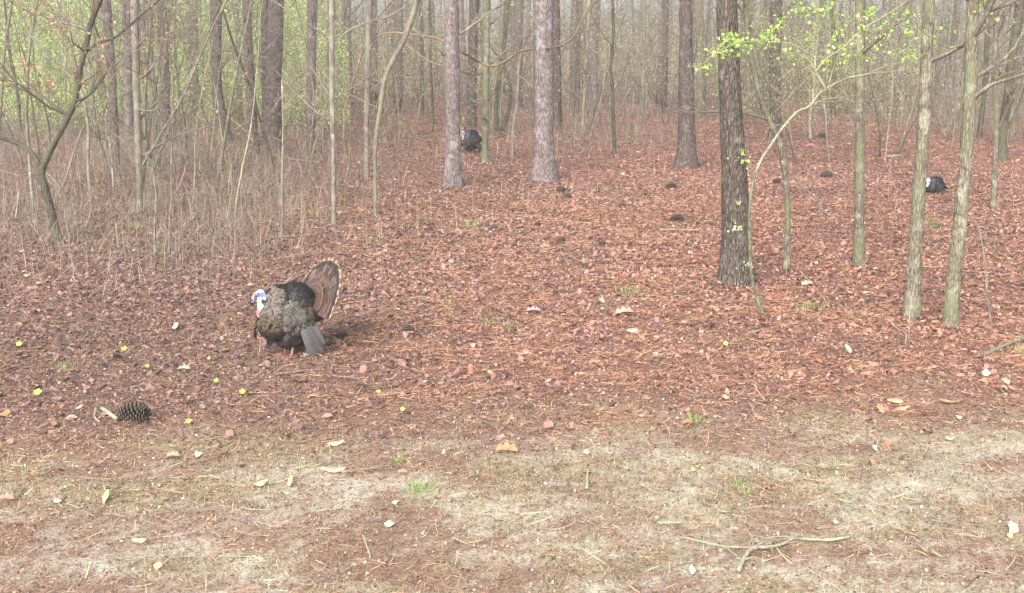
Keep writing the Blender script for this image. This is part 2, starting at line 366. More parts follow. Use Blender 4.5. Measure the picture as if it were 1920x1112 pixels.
# broken twigs, bark crumbs and small upright dead stems on the floor
x, y = sample(7500, 5.0, 45, 1.3); N = len(x)
cl = pick(N, [(176, 150, 120), (206, 186, 150), (130, 110, 94), (100, 86, 76), (190, 150, 118)])
V, Q, C = strips(x, y, terr(x, y) + .015, rng.uniform(.03, .20, N), rng.uniform(.003, .008, N), rng.random(N) * 6.28, np.abs(rng.normal(size=N)) * .18, rng.normal(size=N) * .4, cl)
x, y = sample(9000, 10, 60, 1.1); N = len(x)
k2 = rng.random(N) < 0.15 + 0.85 * sst(2, -4, x - 0.0) * sst(12, 18, y); x, y = x[k2], y[k2]; N = len(x)
cl = pick(N, [(158, 138, 120), (126, 110, 98), (178, 160, 136), (140, 140, 110)])
V2, Q2, C2 = strips(x, y, terr(x, y), rng.uniform(.10, .65, N), rng.uniform(.004, .008, N) * (.5 + y / 30), rng.random(N) * 6.28, rng.uniform(.9, 1.55, N), rng.normal(size=N) * .4, cl)
tag(link('twig_litter', mesh('twig_litter', np.vstack([V, V2]), [np.vstack([Q, Q2 + len(V)])], NEEDM, np.vstack([C, C2]))), 'small dead twigs and stems poking out of the litter', 'twigs', kind='stuff')

# ------------------------------------------------------------------ trees
def grow(mb, p, d, L, r, lvl, rr, sides=5, up=0.15, tips=None, wig=0.25):
    n = 5 if lvl > 0 else 4
    P = [np.array(p, float)]; d = np.array(d, float); d /= np.linalg.norm(d)
    D = [d]
    for k in range(n):
        d = d + np.array([rr.gauss(0, wig), rr.gauss(0, wig), rr.gauss(0, wig) + up]) * 0.6; d /= np.linalg.norm(d)
        P.append(P[-1] + d * L / n); D.append(d)
    P = np.array(P); rad = np.linspace(r, max(r * 0.3, 0.0018), n + 1)
    tube(mb, P, rad, sides, 0, cap=False)
    if tips is not None and lvl <= 1: tips.extend([P[-1], P[-2], P[2]])
    if lvl > 0:
        nb = rr.randint(4, 6) if lvl > 1 else rr.randint(3, 5)
        for k in range(nb):
            i = rr.randint(1, n); q = P[i]; dd = D[i] + np.array([rr.gauss(0, .7), rr.gauss(0, .7), rr.gauss(0.15, .5)])
            grow(mb, q, dd, L * rr.uniform(.35, .6), rad[i] * 0.6, lvl - 1, rr, max(3, sides - 1), up, tips, wig)
def px_path(pts, Y, jit=0.0):
    return [np.array(at(p[0], p[1], Y + (jit * (k / max(1, len(pts) - 1))))) for k, p in enumerate(pts)]
def pine_crown(mb, z0, z1, rr, n=26, cen=(0, 0)):
    for k in range(n):
        z = rr.uniform(z0, z1); a = rr.random() * 6.28; L = rr.uniform(.8, 2.4) * (1.1 - .6 * (z - z0) / (z1 - z0))
        P = np.array([[cen[0], cen[1], z], [cen[0] + math.cos(a) * L * .5, cen[1] + math.sin(a) * L * .5, z + .2], [cen[0] + math.cos(a) * L, cen[1] + math.sin(a) * L, z + .5]])
        tube(mb, P, [.035, .02, .008], 4, cap=False, C=s2l((110, 92, 84)))
        m_ = 34; c = P[-1] + rng.normal(size=(m_, 3)) * [.28, .28, .2] - [(math.cos(a)) * .2, math.sin(a) * .2, 0]
        V, Q, C = strips(c[:, 0], c[:, 1], c[:, 2], np.full(m_, .24), np.full(m_, .03), rng.random(m_) * 6.28, rng.uniform(-.3, 1.4, m_), rng.normal(size=m_) * .4, pick(m_, [(84, 104, 58), (70, 92, 52), (112, 126, 74)]), 1)
        mb.add(V, Q, None, C)
BASES = []
def tree(name, pts, wid, mat, label, cat='tree', kind='pine', H=12, limbs=0, group=None, base=None, zlimb=(1.0, 4.5), seed=None, twigmat=None, foliage=None, limb_len=(.8, 2.0), crown=True, root_sink=0.12):
    """pts: pixel polyline base->top, wid: (base px width, top px width)"""
    rr = random.Random(seed if seed is not None else int(pts[0][0] * 7 + pts[0][1]))
    B = gp(*pts[0]) if base is None else base
    Y = B.y; P = px_path(pts, Y); P[0] = np.array(B)
    dp = depth(Y)
    P = np.array(P); zt = P[-1][2]
    r0, r1 = wid[0] / 2 * dp / F_PX, wid[1] / 2 * dp / F_PX
    root = empty(name, B); tag(root, label, cat, group)
    P = P - np.array(B)
    P0 = smooth_path(P, 4); arc = np.concatenate([[0], np.cumsum(np.linalg.norm(np.diff(P0, axis=0), axis=1))]); tt = arc / arc[-1]
    rad = r0 + (r1 - r0) * tt
    if H and H > zt + 0.5:
        d = P0[-1] - P0[-3]; d /= np.linalg.norm(d); d = d * 0.6 + np.array([0, 0, .4]); d /= np.linalg.norm(d)
        n = max(4, int((H - zt) / 0.8)); ext = []; p = P0[-1].copy(); slope = max((r0 - r1) / max(arc[-1], .1), 0.0)
        er = []
        for k in range(n):
            d = d + np.array([rr.gauss(0, .02), rr.gauss(0, .02), .01]); d /= np.linalg.norm(d)
            p = p + d * (H - zt) / n; ext.append(p.copy()); er.append(r1 * (1 - 0.8 * (k + 1) / n))
        P0 = np.vstack([P0, ext]); rad = np.concatenate([rad, er])
    # flare and small irregularities
    z = P0[:, 2] - P0[0][2]
    rad = rad * (1 + 0.42 * np.exp(-z / (1.8 * r0 + .02))) * (1 + 0.035 * np.array([rr.gauss(0, 1) for _ in rad]))
    P0 = np.vstack([P0[0] - [0, 0, root_sink], P0]); rad = np.concatenate([[rad[0] * 1.1], rad])
    mb = MB(); tube(mb, P0, rad, 16 if r0 > .05 else 8, 0.035)
    mb.obj('trunk', mat, root)
    zz = P0[:, 2]; BASES.append((B.x, B.y, r0))
    if kind != 'pine': limbs = int(limbs * 1.5)
    elif not limbs: limbs = 2
    if limbs:
        tips = []
        for k in range(limbs):
            br_ = MB()
            zh = rr.uniform(*zlimb); i = int(np.argmin(np.abs(zz - zh))); a = rr.random() * 6.28
            grow(br_, P0[i], (math.cos(a), math.sin(a), rr.uniform(.2, .9)), rr.uniform(*limb_len), min(rad[i] * .45, .03), 2, rr, 5, .12, tips)
            br_.obj('branch', twigmat or TWIG, root)
        if foliage:
            pal, dens, sz = foliage; tips = np.array(tips); k = rng.choice(len(tips), int(len(tips) * dens))
            q = tips[k] + rng.normal(size=(len(k), 3)) * .06
            V, Q, T, C = leaves(q[:, 0], q[:, 1], q[:, 2], rng.uniform(sz * .6, sz * 1.2, len(k)), pick(len(k), pal), 1.0)
            f = MB(); f.add(V, Q, T, C); f.obj('leaves', LEAFM, root, False)
    if crown and H and H >= 9:
        cm = MB(); top = P0[-1]
        if kind == 'pine': pine_crown(cm, H - 4.5, H, rr, 22, (top[0], top[1])); cm.obj('crown', LEAFM, root, False)
        else:
            for k in range(5):
                i = rr.randint(int(len(P0) * .7), len(P0) - 1); a = rr.random() * 6.28
                grow(cm, P0[i], (math.cos(a), math.sin(a), 1.0), rr.uniform(1.5, 2.5), rad[i] * .5 + .01, 2, rr, 4, .1)
            cm.obj('crown', TWIG, root)
    return root, P0, rad, mb
def limb(root, pts, Y, w0, w1, mat, name='branch', twigs=6, seed=1, tl=(.2, .6), label=None):
    """a hand-placed branch along pixels, child of a tree"""
    rr = random.Random(seed); B = np.array(root.location)
    pp = []
    for k, p in enumerate(pts):
        yy = Y + (p[2] if len(p) > 2 else 0); pp.append(np.array(at(p[0], p[1], yy)) - B)
    P = smooth_path(pp, 4); n = len(P); dp = depth(Y)
    mb = MB(); tube(mb, P, np.linspace(w0, w1, n) / 2 * dp / F_PX, 8, .03)
    for k in range(twigs):
        i = rr.randint(2, n - 1); d = P[min(i + 1, n - 1)] - P[i - 1]; d /= np.linalg.norm(d) + 1e-6
        grow(mb, P[i], d + np.array([rr.gauss(0, .7), rr.gauss(0, .7), rr.gauss(.2, .6)]), rr.uniform(*tl), .006, 1, rr, 3)
    return mb.obj(name, mat, root)

BROWNLEAF = ([(178, 128, 104), (150, 110, 92), (200, 160, 132)], .5, .06)
GREENLEAF = ([(150, 190, 84), (172, 206, 104), (128, 172, 76), (196, 208, 128)], 1.2, .05)
# --- left side
rt, P0, rad, _ = tree('forked_oak', [(110, 458), (98, 405), (84, 350), (78, 322), (96, 278), (116, 240), (140, 190), (150, 130), (161, 88), (170, 45), (188, 0)], (15, 9), DARKB, 'dark crooked tree at far left forking low, one limb bent out to the left', kind='oak', H=8, limbs=7, zlimb=(1.5, 4.5), foliage=BROWNLEAF)
Yt = rt.location.y
limb(rt, [(78, 322), (62, 290), (40, 272), (18, 263), (-10, 256), (-60, 240, -.3)], Yt, 11, 7, DARKB, 'limb', 5, 2)
limb(rt, [(140, 190), (165, 180, -.1), (190, 152, -.3), (206, 120, -.4)], Yt, 5, 2, DARKB, 'branch', 5, 3)
limb(rt, [(160, 98), (188, 79, .1), (214, 71, .2), (243, 48, .2), (262, 30, .3), (300, 0, .4)], Yt, 5, 3, DARKB, 'branch', 8, 4)
limb(rt, [(190, 78, .1), (180, 55, .2), (172, 20)], Yt, 3, 2, DARKB, 'branch', 3, 5)
tree('pine_tree', [(217, 325), (213, 220), (206, 100), (198, 0)], (16, 17), PINE, 'slim pine just right of the crooked forked tree, its base hidden in brown brush', H=13)
rt, *_ = tree('slender_tree', [(262, 405), (260, 300), (256, 150), (252, 0)], (11, 14), GREYB, 'slender grey tree with dark stub foot and pale stem slanting off rightward', kind='oak', H=11, limbs=3, foliage=BROWNLEAF)
limb(rt, [(264, 315), (285, 280), (302, 250), (322, 218), (345, 178), (372, 112), (395, 60), (415, 20), (440, -30)], rt.location.y, 4, 4, GREYB, 'limb', 8, 7)
limb(rt, [(258, 205), (285, 208, -.2), (305, 200, -.3)], rt.location.y, 3, 1.5, GREYB, 'branch', 3, 8)
tree('pine_tree', [(243, 262), (240, 150), (236, 0)], (15, 15), PALE, 'pale pine close behind the slender grey tree with the slanting stem', H=13)
tree('pine_tree', [(311, 268), (308, 120), (302, 0)], (18, 19), PINE2, 'pine with a straight dark trunk rising out of the brown brush at left', H=13)
tree('pine_tree', [(364, 240), (362, 110), (362, 0)], (17, 18), PINE, 'hazy pine in front of bright green leaves, two trunks left of the double trunk', H=14)
tree('bent_pine', [(428, 268), (416, 215), (406, 160), (405, 80), (405, 0)], (18, 22), PINE2, 'pine whose lower trunk bends right into the brush', 'tree', H=14, limbs=2, foliage=BROWNLEAF)
tree('slender_tree', [(451, 240), (446, 60), (438, 0)], (9, 10), GREYB, 'thin far stem between the bent pine and the straight pine beside it', kind='oak', H=10)
tree('pine_tree', [(476, 288), (472, 220), (466, 100), (462, 0)], (20, 17), PINE, 'straight pine standing just left of the thick dark double trunk', H=14)
tree('pine_tree', [(511, 292), (513, 150), (518, 0)], (31, 29), PINE2, 'thickest dark pine of the left half, right stem of the double trunk', H=15)
tree('pine_tree', [(498, 285), (498, 150), (496, 0)], (14, 15), PINE2, 'narrower dark pine joined behind the thick pine, left stem of the double trunk', H=15)
tree('pine_tree', [(581, 290), (583, 150), (586, 0)], (16, 18), PINE, 'pine standing alone right of the double trunk behind a pale fallen limb', H=13)
rt, *_ = tree('slender_tree', [(626, 425), (625, 300), (622, 150), (622, 0)], (8, 11), GREYB, 'pale slender sapling with a straight stem, first right of the lone pine', kind='oak', H=8, limbs=4)
limb(rt, [(622, 92), (650, 60, .1), (690, 42, .2), (730, 30, .3), (765, 8, .4)], rt.location.y, 4, 2, GREYB, 'branch', 6, 12)
for pts, wd, lab, mt in [
    ([(323, 402), (321, 320), (325, 220), (322, 130)], (5, 3), 'very thin sapling in brush right of the slender grey tree with the dark stub', GREYB),
    ([(291, 482), (290, 420), (293, 370), (285, 300)], (5, 3), 'thin mossy whip growing in front of the left brush, lowest one there', GREENB),
    ([(317, 480), (318, 420), (321, 380), (340, 340), (352, 300)], (4, 2), 'thin curved whip beside the mossy one in front of the left brush', GREYB),
    ([(529, 446), (529, 340), (531, 240), (529, 150)], (6, 4), 'thin tan sapling above and left of the strutting turkey', GREYB),
    ([(213, 352), (209, 300), (204, 255)], (4, 3), 'pale leaning stick at the foot of the slim left pine', PALEW)]:
    tree('sapling', pts, wd, mt, lab, 'sapling', 'oak', H=0, limbs=5, zlimb=(.4, 2.2), limb_len=(.3, .8), group='thin saplings in the left brush', crown=False)
# --- middle
tree('slender_tree', [(687, 335), (688, 200), (690, 100), (693, 0)], (9, 12), GREYB, 'grey slender tree left of the leaning tree, in the middle left', kind='oak', H=10, limbs=4)
rt, *_ = tree('leaning_tree', [(704, 408), (703, 300), (705, 255), (713, 205), (724, 140), (757, 75), (776, 22), (786, -20)], (6, 11), GREYB, 'grey tree leaning to the right with a kink near its top', kind='oak', H=8, limbs=5)
tree('pine_tree', [(850, 350), (848, 150), (846, 0)], (29, 27), PALE, 'pale lichened pine with a turkey standing at its right side', H=15)
tree('pine_tree', [(884, 238), (886, 120), (889, 0)], (16, 18), PINE2, 'dark pine right behind the turkey beside the pale pine', H=14)
tree('mossy_tree', [(909, 306), (911, 200), (912, 100), (913, 0)], (11, 13), GREENB, 'slim green mossy tree right of the far turkey', kind='oak', H=10, limbs=3, foliage=([(150, 180, 96), (170, 190, 120)], .4, .05))
tree('slender_tree', [(813, 248), (808, 130), (805, 0)], (5, 5), DARKB, 'thin dark stem left of the pale pine with the turkey', kind='oak', H=9, limbs=3)
tree('slender_tree', [(792, 218), (791, 140), (790, 40), (788, 0)], (7, 8), DARKB, 'dark stem further back, left of the thin dark stem', kind='oak', H=9, limbs=2)
rt, *_ = tree('forked_tree', [(934, 248), (930, 205), (933, 160), (943, 118), (947, 65), (953, 0)], (8, 7), DARKB, 'dark crooked stem rising from the ground beside a log, right of the mossy tree', kind='oak', H=8, limbs=3)
limb(rt, [(939, 250, .1), (952, 213, .1), (957, 168, .05), (943, 115)], rt.location.y, 8, 5, DARKB, 'second_stem', 3, 14)
limb(rt, [(943, 115), (925, 95, .1), (912, 70, .2), (895, 50, .3)], rt.location.y, 4, 2, DARKB, 'branch', 3, 15)
tree('pine_tree', [(969, 202), (970, 100), (972, 0)], (18, 19), PINE, 'hazy pine behind, between the crooked dark stem and the broad pale pine', H=14)
tree('slender_tree', [(961, 300), (962, 240), (970, 190), (975, 110), (1000, 40), (1015, 0)], (6, 5), GREYB, 'thin grey stem left of the broad pale pine, curving right', kind='oak', H=8, limbs=3)
tree('pine_tree', [(1020, 338), (1020, 150), (1019, 0)], (37, 34), PALE, 'broad pale lichened pine in the middle of the picture', H=16)
tree('pine_tree', [(1042, 246), (1042, 120), (1040, 0)], (19, 19), PINE2, 'dark pine peeping out behind the right edge of the broad pale pine', H=15)
tree('pine_tree', [(1078, 212), (1078, 100), (1080, 0)], (18, 18), PINE, 'pine a step right of the dark one behind the broad pale pine', H=14)
tree('pine_tree', [(1112, 192), (1113, 90), (1115, 0)], (17, 18), PALE, 'pale hazy pine left of the thin snag', H=14)
tree('dead_snag', [(1152, 292), (1150, 220), (1148, 165), (1145, 125), (1150, 60), (1148, 0)], (7, 5), DARKB, 'thin dark knotty snag standing alone on open leaf litter', kind='oak', H=7, limbs=3)
tree('slender_tree', [(1092, 256), (1096, 170), (1100, 110), (1104, 30), (1108, 0)], (5, 6), GREYB, 'thin pale stem between the two hazy pines right of centre', kind='oak', H=9, limbs=3)
tree('slender_tree', [(1204, 212), (1207, 120), (1208, 0)], (6, 6), GREYB, 'thin pale stem right of the knotty snag', kind='oak', H=9, limbs=3)
tree('leaning_tree', [(1168, 192), (1190, 150), (1210, 100), (1240, 40), (1250, 0)], (6, 5), GREYB, 'thin far tree leaning steeply right behind the knotty snag', kind='oak', H=8, limbs=3)
tree('pine_tree', [(1252, 145), (1251, 60), (1250, 0)], (20, 20), PALE, 'farthest pale pine, at left of the sturdy dark pine with a flared foot', H=14)
tree('pine_tree', [(1287, 316), (1287, 200), (1286, 75), (1285, 0)], (35, 22), PINE2, 'sturdy dark pine with a flared foot, first big trunk left of the largest oak', H=14)
tree('slender_tree', [(1312, 218), (1313, 110), (1311, 0)], (14, 15), MOSSY, 'pale straight tree behind, between the sturdy pine and the largest oak', kind='oak', H=12)
# vine
mb = MB(); VY = 28.0
vp = [(645, 240, 0), (647, 213, 0), (657, 167, 0), (670, 127, 0), (680, 97, 0), (700, 73, -.3), (730, 62, -.6), (773, 65, -.9), (807, 69, -1.2), (833, 78, -2.0), (860, 95, -2.4), (880, 105, -1.5), (900, 117, -1.0), (923, 125, -1.0), (950, 113, -1.0), (973, 97, -1.2), (1000, 92, -2.4), (1020, 90, -3.6), (1035, 89, -3.5), (1057, 84, -2.8), (1077, 67, -2), (1090, 40, -2), (1100, 20, -2), (1110, -20, -2)]
Bv = np.array(gp(645, 240)); P = np.array([np.array(at(a, b_, VY + d_)) for a, b_, d_ in vp])
P = np.vstack([[P[0][0], P[0][1], float(terr(P[0][0], P[0][1])) - .05], P]); P = smooth_path(P, 4); o0 = np.array([P[0][0], P[0][1], P[0][2] + .05])
vr = empty('hanging_vine', o0); tag(vr, 'long tan vine sagging in loops from trunk to trunk across the middle', 'vine')
m1 = MB(); tube(m1, P - o0, np.full(len(P), .028), 7, .06); m1.obj('stem', VINEB, vr)
m2 = MB(); P2 = smooth_path([np.array(at(a, b_, VY + d_)) for a, b_, d_ in [(757, 80, -.6), (775, 95, -.8), (805, 115, -1.2), (830, 124, -1.8), (862, 134, -2.4), (893, 140, -1.4), (905, 132, -1.1), (903, 120, -1.0)]], 4)
tube(m2, P2 - o0, np.full(len(P2), .024), 6, .06); m2.obj('side_stem', VINEB, vr)

# --- right side
rt, *_ = tree('oak_tree', [(1379, 532), (1378, 370), (1370, 200), (1362, 0)], (52, 36), OAKB, 'largest trunk of the picture, dark furrowed oak right of centre with two pale lichen spots', kind='oak', H=12, limbs=4, zlimb=(4.5, 7))
Yg = rt.location.y; B = np.array(rt.location)
for (a, b_, s_, nm) in [(1381, 428, .035, 0), (1396, 497, .05, 0), (1386, 380, .018, 0)]:
    mb = MB(); q = np.array(at(a, b_, Yg - .17)) - B
    for k in range(16):
        o_ = rng.normal(size=3) * [s_, .01, s_ * .8]; ang = np.linspace(0, 6.28, 9)[:-1]; rr_ = s_ * .5 * rng.uniform(.6, 1.2, 8)
        ring = np.stack([np.cos(ang) * rr_, 0 * ang, np.sin(ang) * rr_], -1)
        Vv = np.vstack([ring, ring * .5 + [0, -.012, 0], [[0, -.016, 0]]]) + q + o_
        n8 = np.arange(8); Qq = np.stack([n8, (n8 + 1) % 8, 8 + (n8 + 1) % 8, 8 + n8], -1); Tt = np.stack([8 + n8, 8 + (n8 + 1) % 8, np.full(8, 16)], -1)
        mb.add(Vv, Qq, Tt, s2l((176, 196, 140)))
    mb.obj('lichen_patch', WOODM, rt)
tree('slender_tree', [(1402, 190), (1400, 90), (1398, 0)], (18, 20), PALE, 'pale pine directly behind the upper right edge of the largest oak', H=13, kind='pine')
tree('pine_tree', [(1454, 262), (1453, 150), (1456, 0)], (20, 21), PINE2, 'dark pine behind the pale forking sapling right of the largest oak', H=14)
tree('crooked_tree', [(1475, 508), (1477, 400), (1473, 335), (1463, 270), (1447, 235), (1428, 190), (1418, 150), (1405, 90), (1400, 30), (1396, -20)], (12, 10), MOSSY, 'slim crooked tree bending left above, between the largest oak and the straight mossy tree', kind='oak', H=7, limbs=4)
rt, P0_, rad_, _ = tree('young_beech', [(1434, 597), (1420, 560), (1408, 508), (1405, 430), (1407, 372), (1416, 325)], (7, 5), GREENB, 'pale thin sapling at the oak arching right and forking with bright green leaves', 'sapling', kind='oak', H=0, crown=False)
Yk = rt.location.y
limb(rt, [(1416, 325), (1427, 300), (1440, 280), (1452, 262), (1462, 247), (1480, 224), (1497, 208), (1512, 202), (1524, 192), (1535, 176), (1548, 167), (1566, 156), (1590, 146), (1615, 141), (1640, 136), (1668, 135), (1698, 130)], Yk, 4.8, 1.8, PALEW, 'limb', 12, 20)
limb(rt, [(1548, 167), (1538, 148), (1529, 134), (1528, 105)], Yk, 4.5, 3, PALEW, 'branch', 2, 21)
limb(rt, [(1529, 134), (1552, 108, .05), (1580, 90, .1), (1615, 56, .15), (1655, 32, .2), (1692, 8, .2), (1730, -20, .2)], Yk, 3.5, 2, PALEW, 'branch', 6, 22)
limb(rt, [(1529, 134), (1519, 115), (1508, 103), (1524, 80, .1), (1532, 40, .1), (1535, -10, .1)], Yk, 3, 2, PALEW, 'branch', 5, 23)
limb(rt, [(1524, 190), (1526, 165, .05), (1530, 138)], Yk, 2.5, 2.5, PALEW, 'branch', 1, 24)
limb(rt, [(1529, 134), (1500, 160, .1), (1478, 180, .2)], Yk, 2, 1.2, PALEW, 'branch', 3, 25)
limb(rt, [(1528, 110), (1490, 85, -.1), (1440, 78, -.2), (1390, 80, -.3), (1350, 95, -.4), (1310, 125, -.5)], Yk, 2.2, 1, PALEW, 'branch', 8, 26, (.15, .4))
fm = MB()
for (a, b_, sx, sy, n_) in [(1372, 78, 18, 12, 120), (1345, 100, 22, 8, 70), (1318, 125, 16, 6, 35), (1400, 82, 20, 12, 60), (1440, 75, 18, 14, 80), (1460, 50, 16, 14, 45), (1480, 95, 24, 18, 45), (1500, 15, 25, 12, 50), (1545, 20, 25, 14, 60), (1560, 120, 22, 10, 40), (1632, 22, 12, 9, 45), (1620, 50, 8, 4, 20), (1600, 100, 40, 22, 60), (1700, 100, 30, 22, 45), (1650, 60, 60, 30, 80), (1400, 300, 8, 10, 14), (1740, 60, 12, 14, 20), (1850, 15, 40, 14, 40), (1545, 70, 40, 20, 60), (1385, 298, 10, 4, 14), (1690, 30, 30, 14, 40)]:
    n_ = int(n_ * 0.8); yy = Yk + rng.normal(size=n_) * .28 - .1
    pp = np.array([np.array(at(a + rng.normal() * sx * .75, b_ + rng.normal() * sy * .75, q)) for q in yy]) - np.array(rt.location)
    V, Q, T, C = leaves(pp[:, 0], pp[:, 1], pp[:, 2], rng.uniform(.025, .05, n_), pick(n_, GREENLEAF[0]), 1.0); fm.add(V, Q, T, C)
fm.obj('leaves', LEAFM, rt, False)
tree('mossy_tree', [(1610, 503), (1611, 370), (1612, 200), (1612, 0)], (19, 16), MOSSY, 'straight slim mossy tree midway between the largest oak and the right pair of mossy trees', kind='oak', H=10, limbs=5, zlimb=(2.6, 6))
tree('mossy_tree', [(1709, 600), (1715, 480), (1722, 370), (1731, 250), (1736, 150), (1742, 0)], (27, 19), MOSSY, 'mossy tree with a black and white turkey half hidden behind its right side', kind='oak', H=10, limbs=5, zlimb=(2.2, 6), foliage=([(150, 180, 96), (170, 190, 120)], .35, .05))
tree('mossy_tree', [(1783, 614), (1787, 540), (1802, 400), (1811, 300), (1820, 150), (1824, 0)], (26, 21), MOSSY, 'nearest mossy tree at right, leaning slightly right, its foot lowest in the picture', kind='oak', H=10, limbs=5, zlimb=(2.2, 6))
rt, *_ = tree('dark_forked_tree', [(1877, 302), (1881, 240), (1890, 180), (1894, 128), (1905, 60), (1915, 0)], (16, 15), DARKB, 'dark forked tree near the right edge', kind='oak', H=10, limbs=5, zlimb=(1, 6))
limb(rt, [(1882, 250), (1900, 222), (1912, 190), (1922, 160)], rt.location.y, 6, 4, DARKB, 'branch', 4, 31)
limb(rt, [(1894, 150), (1870, 140), (1845, 133)], rt.location.y, 6, 3, DARKB, 'branch', 4, 32)
tree('slender_tree', [(1862, 392), (1866, 300), (1868, 230), (1866, 150), (1868, 0)], (10, 9), MOSSY, 'thin mossy tree just left of the dark forked one by the right edge', kind='oak', H=9, limbs=4)
tree('slender_tree', [(1520, 262), (1518, 225), (1524, 180), (1529, 110)], (6, 4), PALEW, 'short pale upright stem crossing the arching sapling', 'sapling', kind='oak', H=4, limbs=2, crown=False)
tree('dead_snag', [(1560, 215), (1563, 170), (1565, 110), (1560, 0)], (9, 9), DARKB, 'far dark stem right of the arching pale sapling', kind='oak', H=10, limbs=3)
tree('slender_tree', [(1690, 228), (1692, 160), (1694, 60), (1692, 0)], (9, 10), GREYB, 'far grey stem between the straight mossy tree and the right pair', kind='oak', H=10, limbs=3)
tree('pine_tree', [(1908, 212), (1908, 120), (1912, 0)], (17, 18), PINE2, 'dark far pine at the very right edge', H=12)
tree('slender_tree', [(1835, 262), (1845, 180), (1850, 100), (1852, 0)], (9, 9), DARKB, 'dark stem right behind the nearest mossy tree', kind='oak', H=10, limbs=4)
tree('sapling', [(1860, 615), (1852, 560), (1846, 490), (1838, 440), (1822, 395)], (4, 2), GREYB, 'thin pale whip curving up right of the nearest mossy tree', 'sapling', 'oak', H=0, crown=False, limbs=0)
tree('sapling', [(1545, 400), (1530, 372), (1495, 340), (1480, 310)], (3, 2), GREYB, 'thin bent whip right of the slim crooked tree', 'sapling', 'oak', H=0, crown=False)
tree('sapling', [(132, 460), (122, 400), (108, 355), (90, 340)], (4, 2), GREYB, 'thin pale whip beside the forked tree foot at far left', 'sapling', 'oak', H=0, crown=False)

dx, dy, dz = [], [], []
for bx_, by_, br__ in BASES:
    n_ = int(60 + 900 * br__); a_ = rng.random(n_) * 6.28; q_ = br__ * 1.1 + np.abs(rng.normal(size=n_)) * (.06 + br__ * .8)
    xx, yy = bx_ + np.cos(a_) * q_, by_ + np.sin(a_) * q_; dx.append(xx); dy.append(yy); dz.append(terr(xx, yy) + rng.uniform(.005, 1, n_) * (.04 + .35 * br__) * np.exp(-(q_ - br__) / .12))
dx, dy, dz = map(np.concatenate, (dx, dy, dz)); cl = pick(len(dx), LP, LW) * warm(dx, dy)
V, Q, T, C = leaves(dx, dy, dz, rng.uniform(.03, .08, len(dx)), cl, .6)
tag(link('leaf_drift', mesh('leaf_drift', V, [Q, T], DRYM, C)), 'dead leaves drifted up around the feet of the trunks', 'leaf litter', kind='stuff')
# --- far trees, copies of a few kinds
def proto(name, mat, r, H, kind, label, group, limbs, seed):
    rr = random.Random(seed); root = empty(name, (0, 0, 0)); tag(root, label, 'tree', group)
    n = 14; P = [np.zeros(3)]; d = np.array([rr.gauss(0, .03), rr.gauss(0, .03), 1.0])
    for k in range(n):
        d = d + np.array([rr.gauss(0, .025), rr.gauss(0, .025), 0]) * (2 if kind != 'pine' else .6); d /= np.linalg.norm(d); P.append(P[-1] + d * H / n)
    P = np.array(P); P[0][2] -= .3; rad = r * np.linspace(1.1, .3, n + 1)
    mb = MB(); tube(mb, P, rad, 9, .05); mb.obj('trunk', mat, root)
    b2 = MB()
    for k in range(limbs):
        i = rr.randint(3, n - 2); a = rr.random() * 6.28
        grow(b2, P[i], (math.cos(a), math.sin(a), rr.uniform(.1, .9)), rr.uniform(1, 2.6), min(rad[i] * .4, .04), 2, rr, 4)
    if limbs: b2.obj('branches', TWIG, root)
    c = MB()
    if kind == 'pine': pine_crown(c, H - 4.5, H, rr, 20, (P[-1][0], P[-1][1])); c.obj('crown', LEAFM, root, False)
    return root
FT = [('far_pine', PINE, .17, 16, 'pine', 'tall hazy far pine trunk seen among many in the deep wood', 'far pines in the hazy wood', 2),
      ('far_pine', PINE2, .14, 15, 'pine', 'tall hazy far pine trunk seen among many in the deep wood', 'far pines in the hazy wood', 1),
      ('far_pine', PALE, .19, 16, 'pine', 'tall hazy far pine trunk seen among many in the deep wood', 'far pines in the hazy wood', 1),
      ('far_hardwood', GREYB, .08, 11, 'oak', 'thin bare twiggy grey tree lost among many in the deep wood', 'far bare trees in the hazy wood', 9),
      ('far_hardwood', DARKB, .06, 9, 'oak', 'thin bare twiggy grey tree lost among many in the deep wood', 'far bare trees in the hazy wood', 9),
      ('far_hardwood', MOSSY, .07, 10, 'oak', 'thin bare twiggy grey tree lost among many in the deep wood', 'far bare trees in the hazy wood', 9)]
SP = [('slim_sapling', GREYB, .026, 5.5, 'oak', 'thin bare sapling among many in the brush', 'thin saplings in the brush', 13),
      ('slim_sapling', DARKB, .020, 4.5, 'oak', 'thin bare sapling among many in the brush', 'thin saplings in the brush', 13),
      ('slim_sapling', PALEW, .017, 4.0, 'oak', 'thin bare sapling among many in the brush', 'thin saplings in the brush', 12),
      ('slim_sapling', MOSSY, .032, 6.5, 'oak', 'thin bare sapling among many in the brush', 'thin saplings in the brush', 14)]
sps = [proto(*a[:7], a[7], 80 + k) for k, a in enumerate(SP)]; spu = [False] * 4; rr = random.Random(5); placed = []
